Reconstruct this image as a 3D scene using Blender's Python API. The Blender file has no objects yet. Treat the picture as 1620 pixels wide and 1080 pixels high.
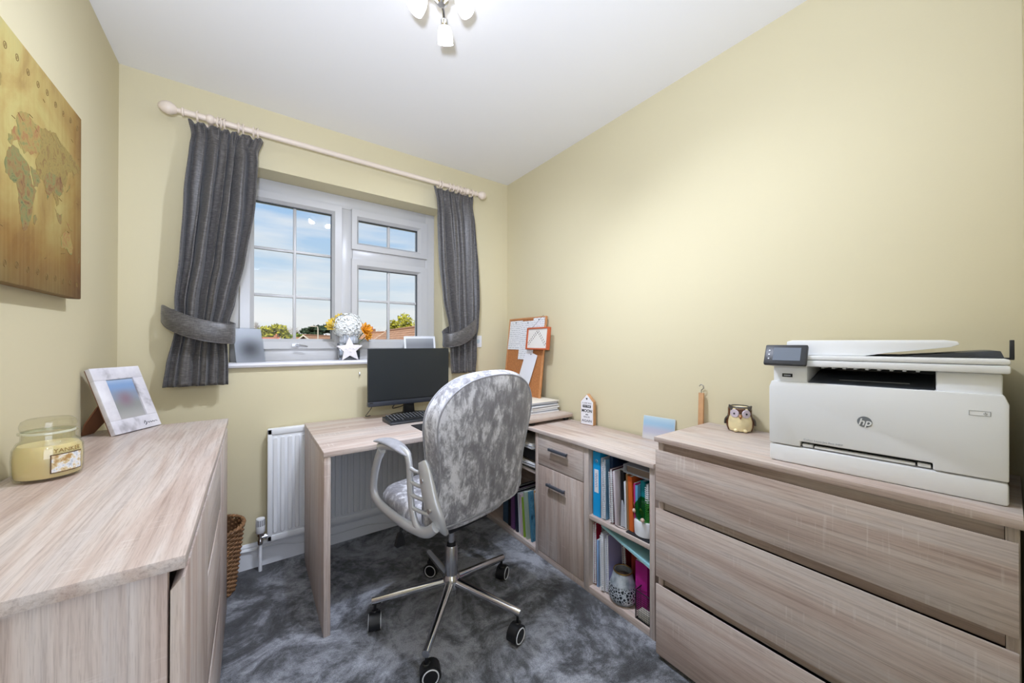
import bpy, bmesh, math, random
from mathutils import Matrix, Vector
R = math.radians
random.seed(7)
SC = bpy.context.scene
COL = SC.collection
W, D, H = 2.105, 2.309, 2.4            # room width, depth to the window wall, height

# ------------------------------------------------------------------ camera
cd = bpy.data.cameras.new('camera'); cam = bpy.data.objects.new('camera', cd); COL.objects.link(cam)
cd.sensor_width = 36.0; cd.lens = 569.7 / 1620 * 36; cd.clip_start = 0.01; cd.clip_end = 500
cam.location = (0.4812, 0.0, 1.1586); cam.rotation_euler = (math.pi / 2 + 0.0058, 0, -0.6258)
SC.camera = cam
# ------------------------------------------------------------------ view, sky, sun, lamps
SC.view_settings.view_transform = 'Standard'; SC.view_settings.look = 'None'
SC.view_settings.gamma = 1; SC.view_settings.use_curve_mapping = False
SC.view_settings.exposure = 0.36
BULB = 2.4              # glow of the frosted lamp shades, radiance
SPOT = 36.0             # each ceiling spot bulb (W)
LANDING = 4.0          # added landing globe, unseen fill light behind the camera (W)
DOORWAY_FILL = 14.0         # added area light on the unseen landing, fills the room through the doorway (W)
SKY = 1.25
wd = bpy.data.worlds.new('sky'); SC.world = wd; wd.use_nodes = True

def lin(c):
    if isinstance(c, str):
        c = [int(c[i:i + 2], 16) / 255 for i in (1, 3, 5)]
    return tuple(x / 12.92 if x <= .04045 else ((x + .055) / 1.055) ** 2.4 for x in c[:3]) + (1,)

def ramp(nt, stops, fac, interp='LINEAR'):
    n = nt.nodes.new('ShaderNodeValToRGB'); e = n.color_ramp.elements; n.color_ramp.interpolation = interp
    while len(e) < len(stops): e.new(.5)
    for el, (p, c) in zip(e, stops):
        el.position = p; el.color = lin(c)
    nt.links.new(fac, n.inputs[0]); return n.outputs[0]

def sky():
    nt = wd.node_tree; N, L = nt.nodes, nt.links; bg = N['Background']
    tc = N.new('ShaderNodeTexCoord'); sx = N.new('ShaderNodeSeparateXYZ'); L.new(tc.outputs['Generated'], sx.inputs[0])
    base = ramp(nt, [(0, '#eceeee'), (.08, '#dfe9ef'), (.2, '#b9d5ee'), (.4, '#86b6e6'), (1, '#5d93d6')], sx.outputs[2])
    mp = N.new('ShaderNodeMapping'); mp.inputs['Scale'].default_value = (2.2, 2.2, 17); L.new(tc.outputs['Generated'], mp.inputs[0])
    nz = N.new('ShaderNodeTexNoise'); nz.inputs['Scale'].default_value = 1.5; nz.inputs['Detail'].default_value = 7; nz.inputs['Roughness'].default_value = .55
    L.new(mp.outputs[0], nz.inputs['Vector'])
    f = ramp(nt, [(.40, '#000000'), (.70, '#e0e0e0')], nz.outputs[0])
    mx = N.new('ShaderNodeMix'); mx.data_type = 'RGBA'; L.new(f, mx.inputs[0]); L.new(base, mx.inputs[6]); mx.inputs[7].default_value = lin('#f4f4f2')
    L.new(mx.outputs[2], bg.inputs[0]); bg.inputs[1].default_value = SKY * .62
sky()
sd = bpy.data.lights.new('sun', 'SUN'); sd.energy = 3.0; sd.angle = .01; sd.color = (1, .95, .85)
sun = bpy.data.objects.new('sun', sd); COL.objects.link(sun); sun.rotation_euler = (R(48), 0, R(-28))   # from behind the house
ad = bpy.data.lights.new('doorway_fill', 'AREA'); ad.shape = 'RECTANGLE'; ad.size = 1.5; ad.size_y = 1.7; ad.energy = DOORWAY_FILL; ad.color = (.88, .98, 1.24)
al = bpy.data.objects.new('doorway_fill', ad); COL.objects.link(al); al.location = (.85, -1.48, 1.25); al.rotation_euler = (R(90), 0, 0)   # shines towards +y

FLASH_STANDIN = 86.0           # added spot standing in for a photographer's flash, bounced off the ceiling (W)
fd = bpy.data.lights.new('flash_standin', 'SPOT'); fd.energy = FLASH_STANDIN; fd.spot_size = R(148); fd.spot_blend = 1; fd.shadow_soft_size = .06; fd.color = (.88, .98, 1.24)
fl = bpy.data.objects.new('flash_standin', fd); COL.objects.link(fl); fl.location = (.39, .03, 1.42)
fl.rotation_euler = (Vector((1.0, .85, 2.4)) - fl.location).to_track_quat('-Z', 'Y').to_euler()

# ------------------------------------------------------------------ materials
MATS = {}
def mk(name):
    m = bpy.data.materials.new(name); m.use_nodes = True; MATS[name] = m
    return m, m.node_tree, m.node_tree.nodes['Principled BSDF']

def M(name, col=None, rough=.5, metal=0, spec=.5, var=0, vscale=8, bump=0, bscale=60, emit=None, es=0, coat=0, sheen=0):
    if name in MATS: return MATS[name]
    m, nt, b = mk(name); c = lin(col)
    b.inputs['Base Color'].default_value = c; b.inputs['Roughness'].default_value = rough; b.inputs['Metallic'].default_value = metal
    b.inputs['Specular IOR Level'].default_value = spec; b.inputs['Coat Weight'].default_value = coat; b.inputs['Sheen Weight'].default_value = sheen
    if emit: b.inputs['Emission Color'].default_value = lin(emit); b.inputs['Emission Strength'].default_value = es
    if var or bump:
        tc = nt.nodes.new('ShaderNodeTexCoord')
    if var:
        nz = nt.nodes.new('ShaderNodeTexNoise'); nz.inputs['Scale'].default_value = vscale; nz.inputs['Detail'].default_value = 5
        nt.links.new(tc.outputs['Object'], nz.inputs['Vector'])
        lo = tuple(x * (1 - var) for x in c[:3]); hi = tuple(min(1, x * (1 + var)) for x in c[:3])
        n = nt.nodes.new('ShaderNodeValToRGB'); e = n.color_ramp.elements
        e[0].position = .35; e[0].color = lo + (1,); e[1].position = .65; e[1].color = hi + (1,)
        nt.links.new(nz.outputs[0], n.inputs[0]); nt.links.new(n.outputs[0], b.inputs['Base Color'])
    if bump:
        nb = nt.nodes.new('ShaderNodeTexNoise'); nb.inputs['Scale'].default_value = bscale; nb.inputs['Detail'].default_value = 4
        nt.links.new(tc.outputs['Object'], nb.inputs['Vector'])
        bm = nt.nodes.new('ShaderNodeBump'); bm.inputs['Strength'].default_value = bump; bm.inputs['Distance'].default_value = .004
        nt.links.new(nb.outputs[0], bm.inputs['Height']); nt.links.new(bm.outputs[0], b.inputs['Normal'])
    return m

def noise(nt, vec, scale, detail=4, rough=.5, dist=0, map_scale=None, offset=None):
    if map_scale:
        mp = nt.nodes.new('ShaderNodeMapping'); mp.inputs['Scale'].default_value = map_scale
        nt.links.new(vec, mp.inputs[0]); vec = mp.outputs[0]
    n = nt.nodes.new('ShaderNodeTexNoise'); n.inputs['Scale'].default_value = scale; n.inputs['Detail'].default_value = detail
    n.inputs['Roughness'].default_value = rough; n.inputs['Distortion'].default_value = dist
    nt.links.new(vec, n.inputs['Vector']); return n.outputs[0]

def mix(nt, fac, a, b, mode='MIX'):
    n = nt.nodes.new('ShaderNodeMix'); n.data_type = 'RGBA'; n.blend_type = mode
    for i, v in ((0, fac), (6, a), (7, b)):
        if hasattr(v, 'links'): nt.links.new(v, n.inputs[i])
        elif i == 0: n.inputs[0].default_value = v
        else: n.inputs[i].default_value = lin(v)
    return n.outputs[2]

def wood(axis):
    """pale grey-brown sawn-oak laminate, grain along one local axis"""
    m, nt, b = mk('oak_' + axis); tc = nt.nodes.new('ShaderNodeTexCoord'); oi = nt.nodes.new('ShaderNodeObjectInfo')
    ad = nt.nodes.new('ShaderNodeVectorMath'); ad.operation = 'ADD'
    sc = nt.nodes.new('ShaderNodeVectorMath'); sc.operation = 'SCALE'; sc.inputs[0].default_value = (9, 7, 5); nt.links.new(oi.outputs['Random'], sc.inputs['Scale'])
    nt.links.new(tc.outputs['Object'], ad.inputs[0]); nt.links.new(sc.outputs[0], ad.inputs[1]); v = ad.outputs[0]
    k = 'xyz'.index(axis)
    def ms(a, c):
        s = [c, c, c]; s[k] = a; return s
    big = noise(nt, v, 1, 4, .55, 1.4, ms(.9, 9))
    mid = noise(nt, v, 1, 5, .58, 1.3, ms(1.0, 22))
    fine = noise(nt, v, 1, 4, .62, .3, ms(4, 170))
    pore = noise(nt, v, 1, 2, .5, 0, ms(30, 700))
    saw = noise(nt, v, 1, 2, .5, 0, ms(150, 7))
    sawm = noise(nt, v, 1, 2, .5, 0, ms(6, 14))
    c = ramp(nt, [(.30, '#bca79b'), (.42, '#ccbbb0'), (.55, '#d6c8be'), (.72, '#ddd2ca')], mid)
    c2 = ramp(nt, [(.30, '#ab9082'), (.42, '#c6afa2'), (.52, '#dccfc6'), (.62, '#d0c8c4'), (.72, '#c9b6ab')], big)
    c = mix(nt, .55, c, c2)
    f = ramp(nt, [(.34, '#c2b8b2'), (.48, '#f2efed'), (.62, '#ffffff')], fine)
    c = mix(nt, .55, c, f, 'MULTIPLY')
    c = mix(nt, .22, c, ramp(nt, [(.36, '#b5aaa4'), (.46, '#ffffff')], pore), 'MULTIPLY')
    sm = nt.nodes.new('ShaderNodeMath'); sm.operation = 'MULTIPLY'
    a1 = ramp(nt, [(.58, '#000000'), (.68, '#ffffff')], saw); a2 = ramp(nt, [(.54, '#000000'), (.64, '#9a9a9a')], sawm)
    nt.links.new(a1, sm.inputs[0]); nt.links.new(a2, sm.inputs[1])
    c = mix(nt, sm.outputs[0], c, '#ece5df')
    nt.links.new(c, b.inputs['Base Color']); b.inputs['Roughness'].default_value = .42
    bm = nt.nodes.new('ShaderNodeBump'); bm.inputs['Strength'].default_value = .12; bm.inputs['Distance'].default_value = .002
    nt.links.new(fine, bm.inputs['Height']); nt.links.new(bm.outputs[0], b.inputs['Normal'])
    return m
OAK = {a: wood(a) for a in 'xyz'}

def carpet_mat():
    m, nt, b = mk('carpet'); tc = nt.nodes.new('ShaderNodeTexCoord'); v = tc.outputs['Object']
    big = noise(nt, v, 3.4, 8, .72, .9); sm = noise(nt, v, 22, 5, .7, .8); pile = noise(nt, v, 260, 3, .7)
    a = nt.nodes.new('ShaderNodeMath'); a.operation = 'MULTIPLY_ADD'; nt.links.new(sm, a.inputs[0]); a.inputs[1].default_value = .35; nt.links.new(big, a.inputs[2])
    c = ramp(nt, [(.52, '#404144'), (.61, '#595b5f'), (.68, '#84878d'), (.78, '#b2b5bd')], a.outputs[0])
    p = ramp(nt, [(.3, '#8a8a8a'), (.55, '#ffffff')], pile)
    nt.links.new(mix(nt, .7, c, p, 'MULTIPLY'), b.inputs['Base Color'])
    b.inputs['Roughness'].default_value = .9; b.inputs['Sheen Weight'].default_value = .3; b.inputs['Specular IOR Level'].default_value = .1
    bm = nt.nodes.new('ShaderNodeBump'); bm.inputs['Strength'].default_value = .7; bm.inputs['Distance'].default_value = .006
    nt.links.new(pile, bm.inputs['Height']); nt.links.new(bm.outputs[0], b.inputs['Normal']); return m

def velvet_mat():
    m, nt, b = mk('crushed_velvet'); tc = nt.nodes.new('ShaderNodeTexCoord'); v = tc.outputs['Object']
    n = noise(nt, v, 1, 9, .78, .35, (30, 30, 13)); n2 = noise(nt, v, 1, 3, .55, .3, (7, 7, 4))
    a = nt.nodes.new('ShaderNodeMath'); a.operation = 'MULTIPLY_ADD'; nt.links.new(n2, a.inputs[0]); a.inputs[1].default_value = .6; nt.links.new(n, a.inputs[2])
    c = ramp(nt, [(.66, '#7f7e83'), (.77, '#95949a'), (.83, '#bcbcc1'), (.90, '#e4e4e9')], a.outputs[0])  # sheen of the velvet pile painted into the colour as pale blotches
    nt.links.new(c, b.inputs['Base Color']); b.inputs['Roughness'].default_value = .55; b.inputs['Sheen Weight'].default_value = .35; b.inputs['Sheen Roughness'].default_value = .4
    bm = nt.nodes.new('ShaderNodeBump'); bm.inputs['Strength'].default_value = .25; bm.inputs['Distance'].default_value = .004
    nt.links.new(n, bm.inputs['Height']); nt.links.new(bm.outputs[0], b.inputs['Normal']); return m

def curtain_mat():
    m, nt, b = mk('curtain_fabric'); tc = nt.nodes.new('ShaderNodeTexCoord'); v = tc.outputs['Object']
    n = noise(nt, v, 1, 4, .6, 0, (45, 45, 420)); n2 = noise(nt, v, 1, 3, .5, 0, (420, 420, 60))
    c = ramp(nt, [(.3, '#403d3c'), (.5, '#575452'), (.7, '#7a7674')], n)
    c = mix(nt, .4, c, ramp(nt, [(.3, '#6a6a6a'), (.6, '#ffffff')], n2), 'MULTIPLY')
    nt.links.new(c, b.inputs['Base Color']); b.inputs['Roughness'].default_value = .42; b.inputs['Sheen Weight'].default_value = .2
    bm = nt.nodes.new('ShaderNodeBump'); bm.inputs['Strength'].default_value = .2; bm.inputs['Distance'].default_value = .001
    nt.links.new(n, bm.inputs['Height']); nt.links.new(bm.outputs[0], b.inputs['Normal']); return m

def glass_mat(name, tint='#ffffff', refl=.018, rough=0.0):
    m = bpy.data.materials.new(name); m.use_nodes = True; MATS[name] = m; nt = m.node_tree; nt.nodes.remove(nt.nodes['Principled BSDF'])
    t = nt.nodes.new('ShaderNodeBsdfTransparent'); t.inputs[0].default_value = lin(tint)
    g = nt.nodes.new('ShaderNodeBsdfGlossy'); g.inputs['Roughness'].default_value = rough
    lw = nt.nodes.new('ShaderNodeLayerWeight'); lw.inputs[0].default_value = .5; pw_ = nt.nodes.new('ShaderNodeMath'); pw_.operation = 'POWER'; pw_.inputs[1].default_value = 4; nt.links.new(lw.outputs['Facing'], pw_.inputs[0])
    fr = nt.nodes.new('ShaderNodeMath'); fr.operation = 'MULTIPLY_ADD'; fr.inputs[1].default_value = .45; fr.inputs[2].default_value = refl; nt.links.new(pw_.outputs[0], fr.inputs[0])
    mx = nt.nodes.new('ShaderNodeMixShader'); nt.links.new(fr.outputs[0], mx.inputs[0])
    nt.links.new(t.outputs[0], mx.inputs[1]); nt.links.new(g.outputs[0], mx.inputs[2]); nt.links.new(mx.outputs[0], nt.nodes['Material Output'].inputs[0]); return m

def blur_print(name, stops, axis=2, lo=0, hi=1, blob=None):
    """soft printed picture: gradient along a local axis plus one soft blob (centre, radius, colour)"""
    m, nt, b = mk(name); tc = nt.nodes.new('ShaderNodeTexCoord'); sx = nt.nodes.new('ShaderNodeSeparateXYZ'); nt.links.new(tc.outputs['Object'], sx.inputs[0])
    mr = nt.nodes.new('ShaderNodeMapRange'); mr.inputs[1].default_value = lo; mr.inputs[2].default_value = hi; nt.links.new(sx.outputs[axis], mr.inputs[0])
    c = ramp(nt, stops, mr.outputs[0], 'EASE')
    if blob:
        ds = nt.nodes.new('ShaderNodeVectorMath'); ds.operation = 'DISTANCE'; nt.links.new(tc.outputs['Object'], ds.inputs[0]); ds.inputs[1].default_value = blob[0]
        m2 = nt.nodes.new('ShaderNodeMapRange'); m2.inputs[1].default_value = 0; m2.inputs[2].default_value = blob[1]; m2.inputs[3].default_value = 1; m2.inputs[4].default_value = 0; m2.interpolation_type = 'SMOOTHSTEP'
        nt.links.new(ds.outputs['Value'], m2.inputs[0]); c = mix(nt, m2.outputs[0], c, blob[2])
    nt.links.new(c, b.inputs['Base Color']); b.inputs['Roughness'].default_value = .3; return m

def lines_mat(name, paper, ink, axis, scale, duty=.62):
    """sheet of paper with rows of fine print"""
    m, nt, b = mk(name); tc = nt.nodes.new('ShaderNodeTexCoord')
    w = nt.nodes.new('ShaderNodeTexWave'); w.bands_direction = axis; w.inputs['Scale'].default_value = scale; nt.links.new(tc.outputs['Object'], w.inputs['Vector'])
    f = ramp(nt, [(duty, '#000000'), (duty + .12, '#ffffff')], w.outputs['Fac'])
    n = noise(nt, tc.outputs['Object'], 90, 2); g = ramp(nt, [(.42, '#000000'), (.5, '#ffffff')], n)
    mm = nt.nodes.new('ShaderNodeMath'); mm.operation = 'MULTIPLY'; nt.links.new(f, mm.inputs[0]); nt.links.new(g, mm.inputs[1])
    nt.links.new(mix(nt, mm.outputs[0], paper, ink), b.inputs['Base Color']); b.inputs['Roughness'].default_value = .7; return m

M('wall_paint', '#d8ceac', .7, spec=.25, bump=.05, bscale=220)
M('ceiling_paint', '#f2f1f0', .8, spec=.2)
M('white_gloss', '#eef0f3', .28); M('pvc', '#bfbebc', .3); M('sill_white', '#dfdee2', .25)
M('rad_white', '#eef0f2', .35); M('chrome', '#d8d8da', .12, 1); M('chrome_dull', '#b9babd', .25, 1); M('silver_plastic', '#cfd1d4', .3, .4)
M('black_plastic', '#17181a', .42); M('dark_plastic', '#2b2d31', .4); M('dark_grey', '#3d4148', .4); M('handle_grey', '#5b5f68', .35, .3)
M('screen_black', '#25292b', .3, spec=.4); M('chin_grey', '#353942', .35, .3)  # screen lifted from black, grey reflection put into its colour
M('rod_cream', '#e8d9c9', .4); M('printer_white', '#f3f4f4', .38); M('printer_shade', '#e9ebed', .42)
M('paper', '#eceef2', .75); M('paper_cream', '#e9e3d5', .75); M('card_grey', '#a9acb4', .6)
M('cork', '#b97a48', .9, var=.14, vscale=120, bump=.3, bscale=300); M('board_wood', '#c98c5a', .55, var=.1, vscale=20)
M('orange_frame', '#c4613a', .45); M('soft_wood', '#c99a6c', .55, var=.1, vscale=25); M('brown_card', '#7c5238', .7)
M('wicker', '#8f6a48', .65, var=.3, vscale=40); M('cable_white', '#e4e6e8', .5); M('ink', '#2a2a2c', .7); M('ink_soft', '#6d6870', .7)
M('carcass_dark', '#8d7b6f', .6)
carpet_mat(); VEL = velvet_mat(); CUR = curtain_mat(); M('velvet_edge', '#9c9ca2', .5, var=.15, vscale=30, sheen=.3)
GLASS = glass_mat('pane_glass'); JAR = glass_mat('jar_glass', '#f8f8f2', .07); PGLASS = glass_mat('photo_glass', '#f4f6f8')
GREENG = glass_mat('green_glass', '#7fc07a')

# ------------------------------------------------------------------ geometry helpers
class G:
    def __init__(s): s.v = []; s.f = []
    def add(s, v, f):
        o = len(s.v); s.v += [tuple(p) for p in v]; s.f += [tuple(i + o for i in q) for q in f]; return s
    def box(s, x0, x1, y0, y1, z0, z1, mat=None):
        v = [(x, y, z) for x in (x0, x1) for y in (y0, y1) for z in (z0, z1)]
        if mat is not None: v = [mat @ Vector(p) for p in v]
        return s.add(v, [(0, 1, 3, 2), (4, 6, 7, 5), (0, 4, 5, 1), (2, 3, 7, 6), (0, 2, 6, 4), (1, 5, 7, 3)])
    def prism(s, poly, axis, a0, a1):
        def p(u, w, a): return {'x': (a, u, w), 'y': (u, a, w), 'z': (u, w, a)}[axis]
        n = len(poly); v = [p(u, w, a0) for u, w in poly] + [p(u, w, a1) for u, w in poly]
        return s.add(v, [tuple(range(n)), tuple(range(2 * n - 1, n - 1, -1))] + [(i, (i + 1) % n, n + (i + 1) % n, n + i) for i in range(n)])
    def loft(s, rings, cap=True, closed=False):
        n = len(rings[0]); v = [p for r in rings for p in r]; m = len(rings)
        f = [(i * n + j, i * n + (j + 1) % n, ((i + 1) % m) * n + (j + 1) % n, ((i + 1) % m) * n + j) for i in range(m if closed else m - 1) for j in range(n)]
        if cap and not closed: f += [tuple(range(n - 1, -1, -1)), tuple((m - 1) * n + j for j in range(n))]
        return s.add(v, f)
    def tube(s, path, r, n=8, closed=False, flat=1.0, up=None):
        P = [Vector(p) for p in path]; m = len(P); rings = []; N = None
        for i in range(m):
            a = P[(i - 1) % m] if (closed or i > 0) else P[i]; b = P[(i + 1) % m] if (closed or i < m - 1) else P[i]
            t = (b - a).normalized()
            if up is not None: N = Vector(up) - t * t.dot(Vector(up))
            elif N is None: N = t.orthogonal()
            else: N = N - t * t.dot(N)
            N.normalize(); B = t.cross(N); rr = r[i] if isinstance(r, (list, tuple)) else r
            rings.append([P[i] + (N * math.cos(k * 2 * math.pi / n) * flat + B * math.sin(k * 2 * math.pi / n)) * rr for k in range(n)])
        return s.loft(rings, closed=closed)
    def cyl(s, p0, p1, r0, r1=None, n=20): return s.tube([p0, p1], [r0, r0 if r1 is None else r1], n)
    def lathe(s, prof, c=(0, 0, 0), n=32, sx=1, sy=1, cap=True):
        rings = [[(c[0] + r * sx * math.cos(k * 2 * math.pi / n), c[1] + r * sy * math.sin(k * 2 * math.pi / n), c[2] + z) for k in range(n)] for r, z in prof]
        return s.loft(rings, cap)
    def ball(s, c, rx, ry=None, rz=None, n=16, m=10):
        ry = ry or rx; rz = rz or rx
        rings = [[(c[0] + rx * math.sin(t) * math.cos(k * 2 * math.pi / n), c[1] + ry * math.sin(t) * math.sin(k * 2 * math.pi / n), c[2] - rz * math.cos(t)) for k in range(n)] for t in [math.pi * (i + .02 * (i == 0) - .02 * (i == m)) / m for i in range(m + 1)]]
        return s.loft(rings)
    def disc(s, c, u, w, ru, rw=None, n=24):
        rw = rw or ru; c = Vector(c); u = Vector(u); w = Vector(w)
        return s.add([c + u * ru * math.cos(k * 2 * math.pi / n) + w * rw * math.sin(k * 2 * math.pi / n) for k in range(n)], [tuple(range(n))])
    def xf(s, mat): s.v = [tuple(mat @ Vector(p)) for p in s.v]; return s
    def build(s, name, mat, parent=None, bevel=0, smooth=None, seg=2, solid=0, subs=0, ang=38):
        me = bpy.data.meshes.new(name); me.from_pydata(s.v, [], s.f)
        bm = bmesh.new(); bm.from_mesh(me); bmesh.ops.recalc_face_normals(bm, faces=bm.faces)
        if bevel: bmesh.ops.bevel(bm, geom=[e for e in bm.edges if len(e.link_faces) == 2 and e.calc_face_angle(0) > R(30)], offset=bevel, segments=seg, affect='EDGES', profile=.5, clamp_overlap=True)
        bm.to_mesh(me); bm.free()
        if isinstance(mat, str): mat = MATS[mat]
        me.materials.append(mat)
        if smooth is None: smooth = bool(bevel)
        if smooth: me.shade_smooth(); me.set_sharp_from_angle(angle=R(ang))
        o = bpy.data.objects.new(name, me); COL.objects.link(o)
        if parent: o.parent = parent
        if solid: md = o.modifiers.new('solid', 'SOLIDIFY'); md.thickness = solid; md.offset = 0
        if subs: md = o.modifiers.new('sub', 'SUBSURF'); md.levels = subs; md.render_levels = subs
        return o

def tag(o, label, cat, group=None):
    o['label'] = label; o['category'] = cat
    if group: o['group'] = group
    return o
def struct(o): o['kind'] = 'structure'; return o
def lab(o, text): o['label'] = text; return o
def thing(name, label, cat, loc=(0, 0, 0), rotz=0, group=None, mat=None):
    o = bpy.data.objects.new(name, None); COL.objects.link(o); o.empty_display_size = .05
    if mat is not None: o.matrix_basis = mat
    else: o.location = loc; o.rotation_euler = (0, 0, rotz)
    return tag(o, label, cat, group)
def frame(o, ux, uy, uz):
    m = Matrix.Identity(4)
    for i, c in enumerate((ux, uy, uz)):
        c = Vector(c).normalized()
        for r in range(3): m[r][i] = c[r]
    for r in range(3): m[r][3] = o[r]
    return m
def text(name, s, size, mat, parent, m4, width=None, depth=.0004, bold=0, shear=0):
    cu = bpy.data.curves.new(name, 'FONT'); cu.body = s; cu.size = size; cu.extrude = depth; cu.align_x = 'CENTER'; cu.align_y = 'CENTER'; cu.offset = bold; cu.shear = shear; cu.resolution_u = 3
    t = bpy.data.objects.new(name, cu); COL.objects.link(t); dg = bpy.context.evaluated_depsgraph_get()
    me = bpy.data.meshes.new_from_object(t.evaluated_get(dg)); bpy.data.objects.remove(t)
    if width:
        xs = [v.co.x for v in me.vertices]; k = width / (max(xs) - min(xs))
        for v in me.vertices: v.co.x *= k
    me.transform(m4); me.materials.clear(); me.materials.append(MATS[mat] if isinstance(mat, str) else mat)
    o = bpy.data.objects.new(name, me); COL.objects.link(o); o.parent = parent; return o
def lerp(a, b, t): return a + (b - a) * t
def interp(tab, z):
    tab = sorted(tab)
    if z <= tab[0][0]: return tab[0][1:]
    for a, b in zip(tab, tab[1:]):
        if z <= b[0]:
            t = (z - a[0]) / (b[0] - a[0]); t = t * t * (3 - 2 * t) * .35 + t * .65
            return tuple(lerp(p, q, t) for p, q in zip(a[1:], b[1:]))
    return tab[-1][1:]
def spline(pts, n=6):
    out = []; P = [Vector(p) for p in pts]
    for i in range(len(P) - 1):
        p0 = P[max(i - 1, 0)]; p1 = P[i]; p2 = P[i + 1]; p3 = P[min(i + 2, len(P) - 1)]
        for k in range(n):
            t = k / n
            out.append(.5 * ((2 * p1) + (p2 - p0) * t + (2 * p0 - 5 * p1 + 4 * p2 - p3) * t * t + (3 * p1 - p0 - 3 * p2 + p3) * t ** 3))
    out.append(P[-1]); return out

# ------------------------------------------------------------------ room shell
OX0, OX1, OZ0, OZ1 = .385, 1.555, 1.035, 2.085       # window opening
struct(G().box(-.2, W + .2, -1.7, D + .02, -.2, 0).build('floor', 'carpet'))
struct(G().box(-.25, W + .25, -1.75, D + .3, H, H + .2).build('ceiling', 'ceiling_paint'))
struct(G().box(-.2, 0, -1.7, D + .27, 0, H).build('wall_left', 'wall_paint'))
struct(G().box(W, W + .2, -1.7, D + .27, 0, H).build('wall_right', 'wall_paint'))
g = G(); y0, y1 = D, D + .27
g.box(0, OX0, y0, y1, 0, H); g.box(OX1, W, y0, y1, 0, H); g.box(OX0, OX1, y0, y1, 0, OZ0); g.box(OX0, OX1, y0, y1, OZ1, H)
struct(g.build('wall_window', 'wall_paint'))
DX0, DX1, DZ = .06, .93, 2.06
g = G(); g.box(0, DX0, -.14, -.022, 0, H); g.box(DX1, W, -.14, -.022, 0, H); g.box(DX0, DX1, -.14, -.022, DZ, H)
struct(g.build('wall_door_side', 'wall_paint'))
struct(G().box(0, W, -1.7, -1.5, 0, H).build('wall_landing', 'ceiling_paint'))
dr = struct(G().box(DX0, DX0 + .03, -.145, -.02, 0, DZ).box(DX1 - .03, DX1, -.145, -.02, 0, DZ).box(DX0, DX1, -.145, -.02, DZ - .03, DZ).build('trim_1', 'white_gloss'))
def skirt(name, poly, axis, a0, a1): struct(G().prism(poly, axis, a0, a1).build(name, 'white_gloss'))
pf = [(0, 0), (.015, 0), (.015, .098), (.011, .104), (.011, .112), (.006, .122), (0, .125)]
skirt('baseboard_window', [(D - a, b) for a, b in pf], 'x', 0, W)
skirt('baseboard_left', [(a, b) for a, b in pf], 'y', 0, D - .015)
skirt('baseboard_right', [(W - a, b) for a, b in pf], 'y', 0, D - .015)

# added landing globe for fill light (unseen behind the camera, through the doorway)
t = thing('landing_fill_globe', 'added white opal globe for fill light, hanging unseen on the landing outside the doorway', 'lamp', (.5, -.85, H))
G().lathe([(.05, 0), (.05, -.015), (.01, -.02), (.01, -.06)]).build('ceiling_rose', 'white_gloss', t, smooth=True)
G().ball((0, 0, -.17), .11).build('globe', M('opal_glow', '#ffffff', .4, emit='#f4faff', es=LANDING / (math.pi * 4 * math.pi * .11 ** 2)), t, smooth=True)

# ------------------------------------------------------------------ window
FY = 2.45
win = struct(bpy.data.objects.new('window_1', None)); COL.objects.link(win); win['label'] = 'white plastic casement window with glazing bars above the sill'
g = G()
g.box(OX0, OX0 + .05, FY, FY + .07, 1.06, OZ1); g.box(OX1 - .068, OX1, FY, FY + .07, 1.06, OZ1)
g.box(OX0 + .05, OX1 - .068, FY, FY + .07, 2.005, OZ1); g.box(OX0 + .05, OX1 - .068, FY, FY + .07, 1.06, 1.135)
g.box(.927, .998, FY, FY + .07, 1.135, 2.005); g.box(.998, OX1 - .068, FY, FY + .07, 1.69, 1.765)
g.build('outer_frame', 'pvc', win, bevel=.004)
def sash(name, x0, x1, z0, z1, gx0, gx1, gz0, gz1, vb, hb):
    s = bpy.data.objects.new(name, None); COL.objects.link(s); s.parent = win
    g = G(); yb = FY + .05
    def side(a, b):           # stepped sash moulding: outer corners a.., inner corners b..
        pass
    prof = [(0, FY + .002), (0, FY - .012), (.012, FY - .016), (.7, FY - .016), (.85, FY - .006), (1, FY + .004), (1, yb)]
    rings = []
    for k, y in prof:
        ax0, ax1, az0, az1 = lerp(x0, gx0, k), lerp(x1, gx1, k), lerp(z0, gz0, k), lerp(z1, gz1, k)
        rings.append([(ax0, y, az0), (ax1, y, az0), (ax1, y, az1), (ax0, y, az1)])
    G().loft(rings, cap=False).build('sash_frame', 'pvc', s)
    gl = G(); e = .004
    gl.add([(gx0 - e, FY + .03, gz0 - e), (gx1 + e, FY + .03, gz0 - e), (gx1 + e, FY + .03, gz1 + e), (gx0 - e, FY + .03, gz1 + e)], [(0, 1, 2, 3)])
    gl.build('pane', GLASS, s)
    for k, y in ((0, 0),):
        G().box(gx0 - .001, gx1 + .001, FY + .004, FY + .028, gz1 - .004, gz1 + .001).build('gasket', 'dark_grey', s)
        G().box(gx1 - .003, gx1 + .001, FY + .004, FY + .028, gz0, gz1).build('gasket', 'dark_grey', s)
    for x in vb: G().box(x - .008, x + .008, FY + .018, FY + .042, gz0, gz1).build('glazing_bar', 'pvc', s, bevel=.003)
    for z in hb: G().box(gx0, gx1, FY + .02, FY + .04, z - .008, z + .008).build('glazing_bar', 'pvc', s, bevel=.003)
    return s
sL = sash('sash', .428, .934, 1.128, 2.012, .4905, .88, 1.187, 1.958, [.685], [1.70, 1.435])
sash('sash', .991, 1.494, 1.758, 2.012, 1.036, 1.428, 1.806, 1.953, [1.233], [])
sash('sash', .991, 1.494, 1.128, 1.697, 1.037, 1.428, 1.187, 1.644, [1.233], [1.44])
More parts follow.
